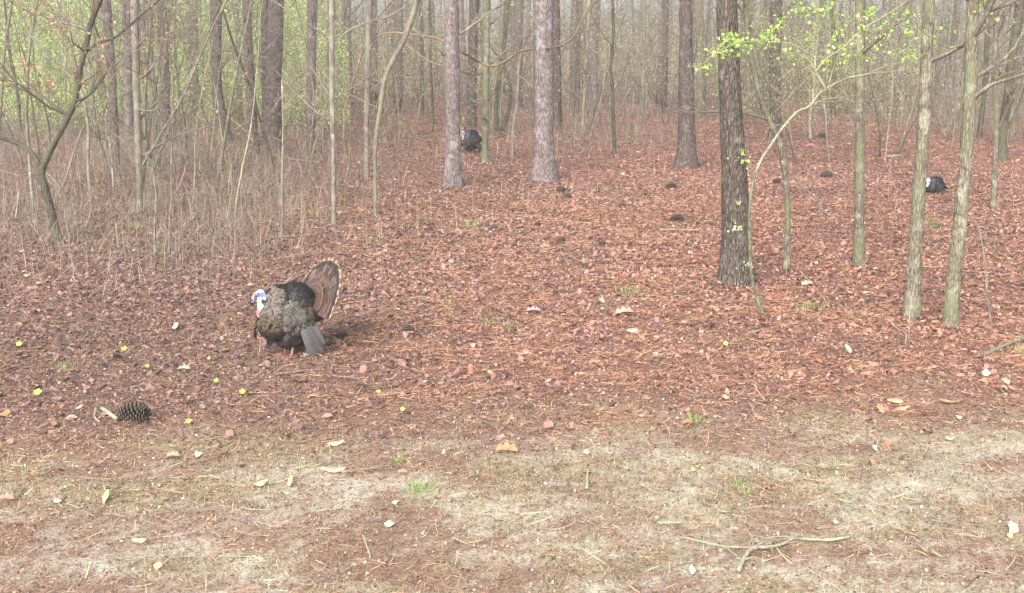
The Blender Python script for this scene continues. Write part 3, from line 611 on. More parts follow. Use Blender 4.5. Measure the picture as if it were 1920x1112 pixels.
for zone, (u0, u1, y0, y1, n_) in enumerate([(-.49, -.10, 19, 48, 50), (.20, .49, 27, 46, 26), (-.12, .22, 34, 50, 30)]):
    k = 0
    while k < n_:
        u_ = rr.uniform(u0, u1); y = rr.uniform(y0, y1)
        if abs(u_ * y - (880 - 960) / F_PX * y) < .5 and y < 31: continue
        if y < 25 and u_ > -.22 and zone == 0: continue
        kk = rr.randint(0, 3); o = sps[kk] if not spu[kk] else copy_tree(sps[kk]); spu[kk] = True; x = u_ * y; k += 1
        o.location = (x, y, float(terr(x, y))); o.rotation_euler = (rr.gauss(0, .18), rr.gauss(0, .24), rr.random() * 6.28); s_ = rr.uniform(.7, 1.2); o.scale = (s_, s_, s_)
        zn = ['left brush', 'brush on the right', 'open middle']; tag(o, 'thin bare twiggy sapling, one of many in the ' + zn[zone], 'sapling', 'thin saplings in the ' + zn[zone])
protos = [proto(*a[:7], a[7], 50 + k) for k, a in enumerate(FT)]
used = [False] * 6; rr = random.Random(99); spots = []
for k in range(4000):
    if len(spots) >= 235: break
    y = 34 + 78 * rr.random() ** .8; px = rr.uniform(-150, 2070); x = (px - 960) / F_PX * y
    if y < 48 and 640 < px < 1400: continue
    if y < 42 and px > 1400 and rr.random() < .5: continue
    if any((x - a) ** 2 + (y - b_) ** 2 < 1.3 for a, b_, _ in spots): continue
    kk = rr.choice([0, 1, 2, 3, 3, 4, 4, 5]) if y > 48 else rr.choice([3, 4, 5])
    if px < 470 and y > 44 and rr.random() < .72: continue
    spots.append((x, y, kk))
for x, y, kk in spots:
    o = protos[kk] if not used[kk] else copy_tree(protos[kk]); used[kk] = True
    o.location = (x, y, float(terr(x, y))); o.rotation_euler = (rr.gauss(0, .03), rr.gauss(0, .04), rr.random() * 6.28); s_ = rr.uniform(.75, 1.25); o.scale = (s_, s_, s_ if s_ > .9 else 1)

# --- bare shrubs of the understorey
def shrub(seed, stems, H, dens, leafpal):
    rr = random.Random(seed); root = empty('bare_shrub', (0, 0, 0)); mb = MB(); tips = []
    for k in range(stems):
        a = rr.random() * 6.28; grow(mb, (rr.gauss(0, .1), rr.gauss(0, .1), -.05), (math.cos(a) * .5, math.sin(a) * .5, 1), H * rr.uniform(.5, 1), .011, 2, rr, 4, .05, tips, .22)
    mb.obj('stems', TWIG, root); tips = np.array(tips); k = rng.choice(len(tips), int(len(tips) * dens)); q = tips[k] + rng.normal(size=(len(k), 3)) * .04
    V, Q, T, C = leaves(q[:, 0], q[:, 1], q[:, 2], rng.uniform(.02, .05, len(k)), pick(len(k), leafpal), 1.0)
    f = MB(); f.add(V, Q, T, C); f.obj('leaves', LEAFM, root, False)
    return root
SB = [shrub(1, 7, 2.2, .3, [(176, 140, 116), (150, 118, 100)]), shrub(2, 6, 1.6, .25, [(150, 124, 104), (180, 150, 126)]), shrub(3, 8, 2.8, .3, [(150, 160, 104), (170, 140, 110)]), shrub(4, 5, 1.2, .3, [(146, 116, 104), (130, 104, 96)])]
us = [False] * 4; n_s = 0
for k in range(1500):
    if n_s >= 78: break
    px = rr.choice([rr.uniform(-60, 720), rr.uniform(-60, 500), rr.uniform(-60, 2000), rr.uniform(1380, 1990)]); y = rr.uniform(19, 52)
    if px > 680 and y < 40: continue
    if y < 23 and px > 430: continue
    kk = rr.choice([0, 0, 1, 1, 2, 3]); o = SB[kk] if not us[kk] else copy_tree(SB[kk]); us[kk] = True; n_s += 1
    x = (px - 960) / F_PX * y; o.location = (x, y, float(terr(x, y))); o.rotation_euler = (0, 0, rr.random() * 6.28); s_ = rr.uniform(.7, 1.25) * (.5 if y < 31 and px < 700 else 1); o.scale = (s_,) * 3
    side = px < 960
    tag(o, 'bare twiggy brown shrub in the tangled brush on the left side' if side else 'bare twiggy brown shrub in the far brush on the right side', 'shrub', 'bare shrubs in the left brush' if side else 'bare shrubs in the right brush')

# --- brush: thin stems nobody could count, nearer than the deep wood
def brush(name, N, ur, yr, lab, seed, thr, L=(.4, 1.9)):
    u_ = rng.uniform(*ur, N); y = rng.uniform(*yr, N); x = u_ * y; k = fbm(x / 2.4, y / 4.5, seed, 3) + .25 * (rng.random(N) - .5) > thr; x, y, u_ = x[k], y[k], u_[k]
    e_ = sst(0, .14, u_ - ur[0]) * sst(0, .14, ur[1] - u_) if ur[0] > -.5 else sst(0, .26, ur[1] - u_)
    if ur[1] > .5: e_ = sst(0, .2, u_ - ur[0])
    k = rng.random(len(x)) < e_ * sst(0, 6, y - yr[0] + 2 * rng.random(len(x))); x, y = x[k], y[k]; n = len(x)
    cl = pick(n, [(150, 134, 122), (120, 106, 98), (184, 168, 150), (98, 88, 82), (136, 140, 104)], [.3, .25, .15, .15, .15])
    z = terr(x, y) + np.where(rng.random(n) < .5, 0, rng.uniform(0, 1.0, n) * rng.random(n) ** 2)
    V, Q, C = strips(x, y, z, rng.uniform(*L, n), rng.uniform(.003, .007, n) * (.4 + y / 35), rng.random(n) * 6.28, rng.uniform(.1, 1.5, n), rng.normal(size=n) * .7, cl, 4)
    tag(link(name, mesh(name, V, [Q], NEEDM, C)), lab, 'brush', kind='stuff')
brush('brush', 60000, (-.52, -.06), (13, 46), 'grey brown tangle of thin brush stems across the left middle distance', 201, .45, (.15, .8))
brush('brush', 16000, (.16, .52), (30, 52), 'thin brush stems across the right middle distance', 205, .5)
brush('brush', 22000, (-.14, .20), (29, 62), 'thin brush stems behind the open middle floor', 209, .5, (.15, .9))
# --- deep-wood undergrowth: innumerable stems and leaf flecks
N = 42000; px = rng.uniform(-250, 2170, N); y = rng.uniform(36, 130, N); y = np.where((px > 620) & (y < 56), y + 32, y); k_ = (px > 500) | (y < 42) | (rng.random(N) < .22); px, y = px[k_], y[k_]; N = len(px); x = (px - 960) / F_PX * y
cl = pick(N, [(150, 136, 120), (112, 100, 90), (194, 182, 160), (150, 156, 116), (84, 76, 68)])
z0 = terr(x, y) + np.where(rng.random(N) < .45, 0, 3.4 * rng.random(N) ** 1.2)
V, Q, C = strips(x, y, z0, rng.uniform(.6, 3.0, N), rng.uniform(.006, .034, N), rng.random(N) * 6.28, rng.uniform(-.3, 1.5, N), rng.normal(size=N) * .7, cl, 4)
tag(link('undergrowth', mesh('undergrowth', V, [Q], NEEDM, C)), 'tangle of grey brown stems filling the deep wood behind', 'undergrowth', kind='stuff')
def simple_leaves(x, y, z, size, colr):
    N = len(x); u = rng.normal(size=(N, 3)); u /= np.linalg.norm(u, axis=1)[:, None]; v = np.cross(u, rng.normal(size=(N, 3))); v /= np.linalg.norm(v, axis=1)[:, None]
    c = np.stack([x, y, z], -1); s_ = size[:, None]
    P = np.stack([c - u * s_ * .5, c + v * s_ * .28, c + u * s_ * .5, c - v * s_ * .28], 1).reshape(-1, 3)
    return P, (np.arange(N)[:, None] * 4 + np.arange(4)), np.repeat(colr, 4, 0)
def flecks(name, N, pxr, yr, zr, pal, sz, lab, cat, seed, thr=.45):
    px = rng.uniform(*pxr, N); y = rng.uniform(*yr, N); x = (px - 960) / F_PX * y; z = rng.uniform(*zr, N)
    k = fbm(x / 2.2 + z * .35, y / 5 + z / 1.6, seed, 3) > thr; x, y, z = x[k], y[k], z[k]; n = len(x)
    V, Q, C = simple_leaves(x, y, z + terr(x, y), rng.uniform(sz * .5, sz * 1.3, n), pick(n, pal))
    tag(link(name, mesh(name, V, [Q], FARLEAF, C)), lab, cat, kind='stuff')
flecks('green_foliage', 560000, (-350, 660), (36, 85), (-.0, 6.8), [(190, 226, 124), (206, 234, 146), (166, 204, 110), (222, 236, 176), (190, 172, 142)], .095, 'bright spring green leaves glowing behind the trunks on the left', 'foliage', 101, .44)
flecks('brown_foliage', 300000, (400, 2250), (52, 118), (0.3, 4.7), [(190, 190, 144), (160, 148, 126), (212, 212, 170), (168, 186, 124), (186, 156, 142), (104, 98, 78)], .12, 'thin brown and olive leaves of the far wood behind', 'foliage', 111, .51)
flecks('olive_foliage', 130000, (1330, 2150), (24, 58), (1.0, 5.6), [(150, 160, 104), (120, 126, 84), (176, 186, 124), (146, 122, 100), (98, 90, 74)], .055, 'sparse olive buds and leaves hanging in the upper right tangle', 'foliage', 131, .5)
flecks('bud_foliage', 75000, (500, 1400), (30, 60), (1.5, 6.0), [(160, 158, 116), (140, 120, 104), (180, 184, 134), (156, 128, 118)], .055, 'sparse buds and dead leaves hanging in the middle tangle', 'foliage', 137, .5)
flecks('brush_leaves', 36000, (-200, 900), (20, 48), (0, 2.6), [(160, 126, 108), (136, 108, 96), (126, 130, 84), (180, 150, 128)], .05, 'dead brown leaf scraps hanging in the left brush', 'foliage', 121, .5)

# ------------------------------------------------------------------ turkeys
def ellip(mb, c, r, n=20, m=14, tilt=0):
    u = np.linspace(0, 2 * math.pi, n, endpoint=False); v = np.linspace(0, math.pi, m + 1)
    Vv = np.stack([np.outer(np.sin(v), np.cos(u)) * r[0], np.outer(np.sin(v), np.sin(u)) * r[1], np.outer(np.cos(v), np.ones(n)) * r[2]], -1)
    ct, st = math.cos(tilt), math.sin(tilt); X_, Z_ = Vv[..., 0].copy(), Vv[..., 2].copy()
    Vv[..., 0] = ct * X_ + st * Z_; Vv[..., 2] = -st * X_ + ct * Z_
    Vv = Vv.reshape(-1, 3) + np.array(c); i = np.arange(m)[:, None] * n; j = np.arange(n)[None, :]; j2 = (j + 1) % n
    mb.add(Vv, np.stack([i + j, i + n + j, i + n + j2, i + j2], -1).reshape(-1, 4))
def remeshed(mb, vox, sm=4):
    me = mb.mesh('tmp', None); o = bpy.data.objects.new('tmp', me); col_c.objects.link(o)
    md = o.modifiers.new('r', 'REMESH'); md.mode = 'VOXEL'; md.voxel_size = vox; md.use_smooth_shade = True
    ms = o.modifiers.new('s', 'SMOOTH'); ms.iterations = sm; ms.factor = .5
    dg = bpy.context.evaluated_depsgraph_get(); dg.update(); m2 = bpy.data.meshes.new_from_object(o.evaluated_get(dg))
    bpy.data.objects.remove(o); return m2
def feather(mb, base, tip, width, normal, cols, bow=0.0):
    """a broad feather blade; cols (K+1,3) along its length"""
    K = len(cols) - 1; t_ = np.linspace(0, 1, K + 1); base, tip = np.array(base, float), np.array(tip, float)
    ax = tip - base; sd_ = np.cross(ax, normal); sd_ /= np.linalg.norm(sd_) + 1e-9; nn = np.array(normal, float)
    prof = np.interp(t_, [0, .15, .6, .88, .96, 1], [.25, .5, .95, 1.0, .7, .15]) * width / 2
    P = base + ax * t_[:, None] + nn * (bow * np.sin(t_ * math.pi))[:, None]
    Vv = np.stack([P - sd_ * prof[:, None] - nn * .004, P, P + sd_ * prof[:, None] - nn * .004], 1).reshape(-1, 3)
    i = np.arange(K)[:, None] * 3; Qq = (i[:, :, None] + np.array([[0, 1, 4, 3], [1, 2, 5, 4]])[None]).reshape(-1, 4)
    mb.add(Vv, Qq, None, np.repeat(cols, 3, 0))
def turkey(loc, rz, label, fan=True, scale=1.0, group=None, seed=5, tilt=.45, headwhite=1.0, dark=1.0):
    rr = random.Random(seed); rg = np.random.default_rng(seed)
    root = empty('wild_turkey', loc, rz); tag(root, label, 'turkey', group); root.scale = (scale,) * 3
    s = MB()
    ellip(s, (0, 0, .40), (.23, .175, .19)); ellip(s, (.14, 0, .38), (.16, .155, .19)); ellip(s, (-.04, 0, .52), (.19, .145, .16)); ellip(s, (-.20, 0, .42), (.15, .12, .11), tilt=-.3)
    ellip(s, (.10, 0, .55), (.13, .12, .12)); ellip(s, (.02, .07, .24), (.12, .07, .10)); ellip(s, (.02, -.07, .24), (.12, .07, .10)); ellip(s, (-.01, 0, .22), (.17, .14, .13))
    tube(s, smooth_path([(.14, 0, .56), (.23, 0, .60), (.262, 0, .585), (.272, 0, .53), (.262, 0, .47), (.22, 0, .42)]), [.07, .065, .06, .055, .032, .029, .026, .024, .023, .022, .021, .021, .021, .022, .024, .028, .034, .042, .046, .05, .05][:21], 12)
    ellip(s, (.268, 0, .628), (.042, .025, .029), tilt=.35); ellip(s, (.255, 0, .60), (.030, .023, .034))
    tube(s, [(.30, 0, .622), (.325, 0, .608), (.345, 0, .590)], [.017, .012, .005], 8)      # beak
    tube(s, [(.30, 0, .640), (.322, .01, .625), (.330, .014, .58), (.328, .014, .55)], [.008, .009, .009, .008], 8)   # snood
    for q in [(.272, .014, .458), (.280, -.014, .452), (.285, 0, .440), (.262, .022, .440), (.262, -.022, .446), (.284, .01, .425), (.274, -.01, .43)]: ellip(s, q, (.022, .02, .024), 10, 8)
    for sy in (1, -1):
        tube(s, [(.02, .075 * sy, .24), (.0, .08 * sy, .14), (.03, .08 * sy, .012)], [.03, .014, .012], 8)
        for a in (-.5, 0, .5): tube(s, [(.03, .08 * sy, .014), (.03 + .09 * math.cos(a), .08 * sy + .09 * math.sin(a), .008)], [.011, .007], 6)
        tube(s, [(.03, .08 * sy, .014), (-.02, .08 * sy, .010)], [.010, .006], 6)
    me = remeshed(s, .0075, 3)
    nv = len(me.vertices); co = np.empty(nv * 3, np.float32); me.vertices.foreach_get('co', co); co = co.reshape(-1, 3)
    C = np.tile(s2l((44, 38, 36)), (nv, 1)); x_, y_, z_ = co.T; far = dark < .3
    head = (x_ > .225) & (z_ > .565) & (np.abs(y_) < .04) | (x_ > .244) & (z_ > .41) & (np.abs(y_) < .034)
    C[head] = s2l((196, 212, 226)) * headwhite; C[head & (z_ > .637)] = s2l((244, 246, 244))
    C[head & (z_ < .632) & (z_ > .590)] = s2l((112, 130, 206)); C[head & (z_ < .485)] = s2l((204, 122, 124))
    bk = (x_ > .303) & (z_ > .58); C[bk] = s2l((150, 140, 120)); sn = (x_ > .318) & (z_ < .60) & (z_ > .5); C[sn] = s2l((150, 150, 206))
    eye = ((x_ - .285) ** 2 + (z_ - .630) ** 2 < .0065 ** 2); C[eye] = s2l((20, 18, 18))
    C[(z_ < .12)] = s2l((158, 112, 104))
    if far: C[head & (z_ > .40)] = s2l((226, 232, 248))
    at_ = me.color_attributes.new('col', 'FLOAT_COLOR', 'POINT'); c4 = np.ones((nv, 4), np.float32); c4[:, :3] = C; at_.data.foreach_set('color', c4.ravel())
    me.materials.clear(); me.materials.append(SKINM); body = link('body', me, root)
    # contour feathers, shingled over the body
    nn_ = np.empty(nv * 3, np.float32); me.vertices.foreach_get('normal', nn_); nn_ = nn_.reshape(-1, 3)
    cand = np.where((~head) & (z_ > .11) & (x_ < .30) & ~((x_ > .236) & (z_ > .42) & (np.abs(y_) < .036)))[0]; pk = rg.choice(cand, 2600)
    fm_ = MB()
    for i in pk:
        p = co[i]; n_ = nn_[i]; d = np.array([-1, 0, -.55]) + rg.normal(size=3) * .18; d = d - n_ * d.dot(n_); d /= np.linalg.norm(d) + 1e-6
        L = rg.uniform(.03, .075); 
        if p[2] > .56 and p[0] < .12: c0, c1 = (22, 20, 20), (38, 34, 34)
        elif p[0] > .03 and p[2] > .46: c0, c1 = (78, 70, 64), (118, 108, 98)
        elif p[0] > .0 and p[2] > .31: c0, c1 = (66, 58, 50), (104, 92, 72)
        elif p[2] > .34: c0, c1 = (50, 44, 42), (80, 70, 64)
        else: c0, c1 = (40, 36, 38), (64, 58, 60)
        q = rg.uniform(.75, 1.25) * dark; cc = np.array([s2l(c0) * q, s2l(c1) * q, s2l(c1) * q * .95, s2l(c0) * q])
        if dark < .5: cc = cc * [.8, .95, 1.3]
        feather(fm_, p + n_ * .002, p + d * L + n_ * .014, .036, n_, cc, .004)
    fm_.obj('plumage', FEATH, body, False)
    # drooping wings
    for sy in (1, -1):
        wm = MB()
        for k in range(12):        # primaries and secondaries reaching to the ground
            t_ = k / 11; b0 = np.array([-.02 - .13 * t_, sy * (.18 + .02 * math.sin(t_ * 3)), .34 + .03 * t_]); tp = np.array([-.12 - .11 * t_ + (.27 if sy < 0 else 0), sy * (.255 - .02 * t_), .02 + .03 * rr.random() + .05 * t_])
            K = 22; ph = rr.randint(0, 1); cc = np.array([s2l((104, 104, 104)) if (j + ph) % 2 else s2l((82, 80, 78)) for j in range(K + 1)]) * rr.uniform(.75, 1.15) * dark
            feather(wm, b0, tp + np.array([rr.gauss(0, .016), rr.gauss(0, .008), abs(rr.gauss(0, .035))]), .042, (.15, sy, .1), cc, .02)
        for k in range(110):       # coverts
            t_ = rr.random(); h = rr.random(); b0 = np.array([.13 - .26 * t_, sy * (.165 + .035 * math.sin(h * math.pi) + .004 * rr.random()), .52 - .22 * h - .02 * t_])
            q = rr.uniform(.8, 1.25) * dark; c1 = [(100, 106, 98), (108, 94, 90), (86, 82, 78)][rr.randint(0, 2)] if t_ < .75 else (70, 60, 52)
            feather(wm, b0, b0 + np.array([-.03, sy * .012, -.075]), .045, (.1, sy, .2), np.array([s2l((66, 60, 52)) * q, s2l(c1) * q, s2l(c1) * q, s2l((30, 28, 28))]), .008)
        wm.obj('wing', FEATH, root, False)
    if fan:
        tm = MB(); piv = np.array([-.21, 0, .43]); up = np.array([-math.sin(tilt), 0, math.cos(tilt)]); fwd = np.array([math.cos(tilt), 0, math.sin(tilt)]); lat = np.array([0, 1.0, 0])
        nf = 19
        for k in range(nf):
            a = R(-88 + 176 * k / (nf - 1)) + rr.gauss(0, .012); d = up * math.cos(a) + lat * math.sin(a); L = .50 + rr.gauss(0, .006) - .05 * abs(math.sin(a)) ** 3
            K = rr.randint(24, 36); cc = []; ph = rr.randint(0, 1); q = rr.uniform(.6, 1.2)
            for j in range(K + 1):
                u = j / K; c_ = (112, 88, 76) if rr.random() < .5 else (72, 58, 54)
                if u > .86: c_ = (46, 40, 38)
                if u > .96: c_ = (166, 140, 118)
                cc.append(s2l(c_) * (q if u < .96 else 1))
            feather(tm, piv + fwd * .006 * (k % 2), piv + d * L + fwd * (.006 * (k % 2)), .086, fwd, np.array(cc), .008)
        for k in range(17):
            a = R(-80 + 160 * k / 16); d = up * math.cos(a) + lat * math.sin(a)
            K = 12; cc = np.array([s2l((100, 76, 64)) if j % 2 else s2l((66, 54, 48)) for j in range(K)] + [s2l((104, 78, 66))])
            feather(tm, piv + fwd * .025, piv + d * (.25 + rr.gauss(0, .01)) + fwd * .03, .075, fwd, cc, .01)
        tm.obj('tail_fan', FEATH, root, False)
        um = MB()
        for k in range(90):
            a = rr.uniform(-1.2, 1.2); b0 = np.array([-.20 - .06 * rr.random(), .09 * math.sin(a), .42 - .08 * math.cos(a) * rr.random()])
            feather(um, b0, b0 + np.array([-.09, .03 * a, .01]), .045, (0, .2, -1), np.array([s2l((50, 42, 38)), s2l((72, 58, 50)), s2l((34, 30, 30))]), -.006)
        um.obj('rump_feathers', FEATH, root, False)
    else:
        tm = MB()
        for k in range(9):
            a = (k - 4) / 4; K = 14; cc = np.array([s2l((104, 76, 60)) if j % 2 else s2l((50, 42, 40)) for j in range(K)] + [s2l((190, 160, 124))])
            feather(tm, (-.24, .02 * a, .42 + .003 * k), (-.52, .07 * a, .30 + .003 * k), .06, (.2, 0, 1), cc, .01)
        tm.obj('tail', FEATH, root, False)
    bm = MB(); 
    for k in range(14):
        y0 = rr.gauss(0, .008); tube(bm, [(.29, y0, .36), (.325, y0 * 1.4, .30), (.33 + rr.gauss(0, .008), y0 * 2, .20 + .03 * rr.random())], [.004, .003, .0015], 4)
    bm.obj('beard', bark_mat('beard_hair', (26, 22, 22), (40, 34, 32), (40, 34, 32), 0, None) if not bpy.data.materials.get('beard_hair') else bpy.data.materials['beard_hair'], root)
    return root
g1 = gp(546, 668)
turkey((g1.x, g1.y, g1.z), math.pi + R(32), 'big turkey strutting in the foreground with fanned tail and blue white head', True, 1.08, tilt=.50, dark=.74)
g2 = gp(883, 288); turkey((g2.x, g2.y, g2.z - .02), math.pi + R(38), 'dark far turkey half hidden behind the pale pine, head showing white and red', False, 1.0, seed=6, dark=.32, headwhite=.6)
g3 = gp(1752, 362); t3 = turkey((g3.x, g3.y, g3.z - .15), math.pi + R(22), 'turkey low in the litter at right behind the mossy tree, white neck against black body', False, .71, seed=8, headwhite=1.2, dark=.22)

# ------------------------------------------------------------------ pine cones
def cone_mesh():
    mb = MB(); 
    for k in range(120):
        t_ = (k + .5) / 120; a = k * 2.39996; z = t_; r = .26 * math.sin(math.pi * (t_ * .86 + .08)) ** .7
        er = np.array([math.cos(a), math.sin(a), 0]); b0 = er * r * .35 + [0, 0, z - .03]; tp = er * (r + .10) + np.array([0, 0, z + .09])
        sd_ = np.array([-math.sin(a), math.cos(a), 0]) * .055; n_ = np.array([0, 0, .018])
        Vv = np.array([b0 - sd_ * .4, b0 + sd_ * .4, tp + sd_, tp - sd_, b0 - sd_ * .4 + n_, b0 + sd_ * .4 + n_, tp + sd_ + n_ * 2, tp - sd_ + n_ * 2])
        cA = s2l((52, 45, 42)); cB = s2l((104, 92, 84)) * rnd.uniform(.7, 1.1)
        mb.add(Vv, [[0, 1, 2, 3], [4, 7, 6, 5], [0, 4, 5, 1], [1, 5, 6, 2], [2, 6, 7, 3], [3, 7, 4, 0]], None, np.array([cA, cA, cB, cB] * 2))
    P = np.array([[0, 0, 0], [0, 0, .3], [0, 0, .7], [0, 0, 1.0]]); tube(mb, P, [.10, .17, .13, .03], 8, C=s2l((52, 42, 38)))
    return mb.mesh('pine_cone', CONEM, False)
CM = cone_mesh()
cones = [(248, 776, 58, 'largest pine cone, lying beside curled pale bark at lower left'), (1050, 358, 17, 'dark cone touching another one, right below the broad pale pine'), (1063, 370, 15, 'lower cone of the touching pair right below the broad pale pine'),
         (1257, 350, 17, 'dark cone on bare litter left of the foot of the sturdy pine, below its level'), (1267, 412, 22, 'dark cone lying just above the long straight pale stick'), (1051, 452, 17, 'round dark cone above the pale bent stick in mid floor'),
         (1128, 459, 15, 'dark cone right of the round one above the bent stick'), (1165, 387, 14, 'small cone midway between the touching pair and the one above the straight stick'), (1548, 329, 19, 'dark cone between the slim crooked tree and the straight mossy tree'), (1455, 342, 15, 'dark cone close left of the slim crooked tree'),
         (1007, 423, 13, 'small cone left and above the round dark cone in mid floor'), (925, 428, 13, 'small dark cone at the left of the open floor'), (1540, 255, 16, 'far dark cone near the pink ribbon'), (805, 432, 14, 'small cone in shade of litter left of the open floor'), (765, 620, 20, 'cone half buried right of the strutting turkey'), (640, 632, 20, 'cone in the litter directly behind the strutting turkey tail')]
for a, b_, wpx, lab in cones:
    p = gp(a, b_ + wpx * .2); L = wpx * depth(p.y, 0) / F_PX
    o = link('pine_cone', CM); L = min(L, .25); o.scale = (L * (1.0 if wpx > 30 else 1.3), L * (1.0 if wpx > 30 else 1.3), L)
    az = rnd.uniform(-.5, .5); o.rotation_euler = (R(84), 0, R(78) + az) if wpx > 30 else (R(80), 0, rnd.uniform(.6, 2.2))
    d = o.rotation_euler.to_matrix() @ Vector((0, 0, 1)); o.location = p - d * L * .5 + Vector((0, 0, L * .2 + .012))
    tag(o, lab, 'pine cone', 'pine cones on the floor')

# ------------------------------------------------------------------ sticks, chips, petals, leaves lying about
def stick(pts, w, mat, label, name='fallen_stick', cat='stick', twigs=0, lift=.04, side=None, w1=None, colr=None, group=None):
    P = [];
    for p in pts:
        q = gp(p[0], p[1]); P.append(np.array([q.x, q.y, q.z + lift + (p[2] if len(p) > 2 else 0)]))
    B = P[0].copy(); B[2] -= lift; dp = depth(B[1], 0); P = smooth_path(np.array(P) - B, 3); mb = MB()
    tube(mb, P, np.linspace(w, w1 or w * .5, len(P)) / 2 * dp / F_PX * (1 + .12 * rng.normal(size=len(P))), 7, .08)
    rr = random.Random(int(pts[0][0]))
    for k in range(twigs):
        i = rr.randint(1, len(P) - 2); grow(mb, P[i], (rr.gauss(0, 1), rr.gauss(0, 1), rr.uniform(-.05, .25)), rr.uniform(.08, .25), .006, 0, rr, 4, 0)
    o = mb.obj(name, mat, None, True, B); tag(o, label, cat, group); return o
rt = stick([(1384, 1078), (1398, 1050), (1412, 1036), (1440, 1034), (1462, 1030), (1490, 1018), (1520, 1020), (1560, 1020), (1595, 1014)], 9, PALEW, 'pale green lichened branch lying at the bottom right of the sandy track', 'fallen_branch', 'branch', 7, .03)
stick([(1280, 1018), (1320, 1028), (1360, 1036), (1410, 1038)], 4, PALEW, 'thin pale twig running left from the lichened branch', twigs=2, w1=3)
stick([(1237, 435), (1270, 435), (1310, 436)], 4, PALEW, 'long straight pale stick lying level on the litter in front of the largest oak')
stick([(1035, 476), (1055, 472), (1072, 488), (1098, 497)], 4, VINEB, 'pale bent stick in the middle of the open floor')
stick([(640, 895), (680, 890), (722, 884)], 6, VINEB, 'long tan stick on the track below and right of the turkey')
stick([(520, 709), (560, 704), (604, 700)], 4, TWIG, 'thin brown stick just in front of the turkey feet')
stick([(618, 712), (650, 715), (690, 722)], 4, TWIG, 'brown stick right and below the turkey')
stick([(1840, 675), (1870, 660), (1895, 650), (1925, 636)], 9, GREYB, 'grey rotten limb lying at the right edge below the mossy trees', 'fallen_limb', 'branch', 2)
stick([(1674, 600), (1672, 612), (1684, 622), (1698, 632), (1697, 650)], 5, PALEW, 'squiggly pale root sticking up in front of the left mossy tree', 'bare_root', 'root', 0, .03)
stick([(1760, 757), (1785, 762), (1808, 757)], 7, VINEB, 'curved orange tan stick at right beside the pale rotten chunks')
stick([(1855, 914), (1880, 915), (1912, 915)], 4, VINEB, 'level tan stick on the track by the right edge')
stick([(1232, 991), (1255, 991), (1281, 990)], 6, PALEW, 'bright cream stick lying level on the lower track')
stick([(1455, 832), (1475, 826), (1492, 820)], 5, VINEB, 'short reddish stick on the sandy edge right of centre')
stick([(430, 355), (436, 318), (450, 298), (485, 284, .2), (535, 275, .3), (575, 268, .35), (612, 262, .3)], 5, PALEW, 'long pale fallen limb arching in front of the double trunk', 'fallen_limb', 'branch', 4, .12)
stick([(500, 292), (530, 300), (562, 306), (600, 310)], 4, PALEW, 'pale dead limb on the ground right of the double trunk', 'fallen_limb', 'branch', 2, .08)
stick([(888, 270), (905, 262), (930, 260), (962, 250)], 7, GREENB, 'mossy rotting log right of the far turkey', 'rotting_log', 'log', 1, .05)
stick([(470, 408), (520, 414), (575, 413)], 5, DARKB, 'dark thin log on the litter above the strutting turkey', 'rotting_log', 'log', 1, .03)
stick([(1400, 628), (1440, 618), (1510, 606)], 8, VINEB, 'reddish tan rotten limb in front of the arching pale sapling', 'rotting_log', 'log', 0, .01)
stick([(1410, 272), (1450, 268), (1500, 262)], 5, VINEB, 'far tan limb lying behind the largest oak', 'fallen_limb', 'branch', 1, .03)
stick([(1665, 296), (1700, 294)], 5, PALEW, 'short cream stick in the far litter left of the mossy pair')
stick([(182, 770), (178, 790), (188, 800)], 4, PALEW, 'thin curl of pale bark left of the biggest cone', 'bark_curl', 'bark')
stick([(192, 774), (205, 783), (219, 794)], 7, PALEW, 'pale split piece of bark touching the biggest cone', 'bark_strip', 'bark', w1=8)
stick([(62, 893), (78, 898), (98, 893)], 5, VINEB, 'small yellowish stick on the left track')
stick([(180, 909), (200, 908), (224, 907)], 4, VINEB, 'slim tan stick on the left track above the cream chip')
stick([(465, 966), (490, 966), (510, 966)], 4, PALEW, 'white twig on the pale sand patch at lower left')
stick([(1740, 985), (1775, 992), (1810, 1000)], 4, TWIG, 'slim brown stick on the lower right track')
stick([(1722, 1033), (1730, 1040), (1737, 1045)], 6, PALEW, 'cream stub, upper one of two at lower right')
stick([(1745, 1042), (1755, 1050), (1765, 1055)], 6, PALEW, 'cream stub, lower one of two at lower right')
stick([(1100, 926), (1101, 912, .03), (1101, 905, .06)], 6, PALEW, 'little pale upright stump of a stalk on the middle track', 'broken_stalk', 'stalk')
stick([(1430, 960), (1450, 960), (1466, 958)], 4, VINEB, 'thin level twig on the lower track left of the cream chip')
stick([(1572, 946), (1583, 950), (1595, 952)], 6, PALEW, 'cream splinter on the lower right track')
stick([(1290, 758), (1330, 745), (1290, 752)], 3, TWIG, 'bent brown twig at the litter edge right of centre')
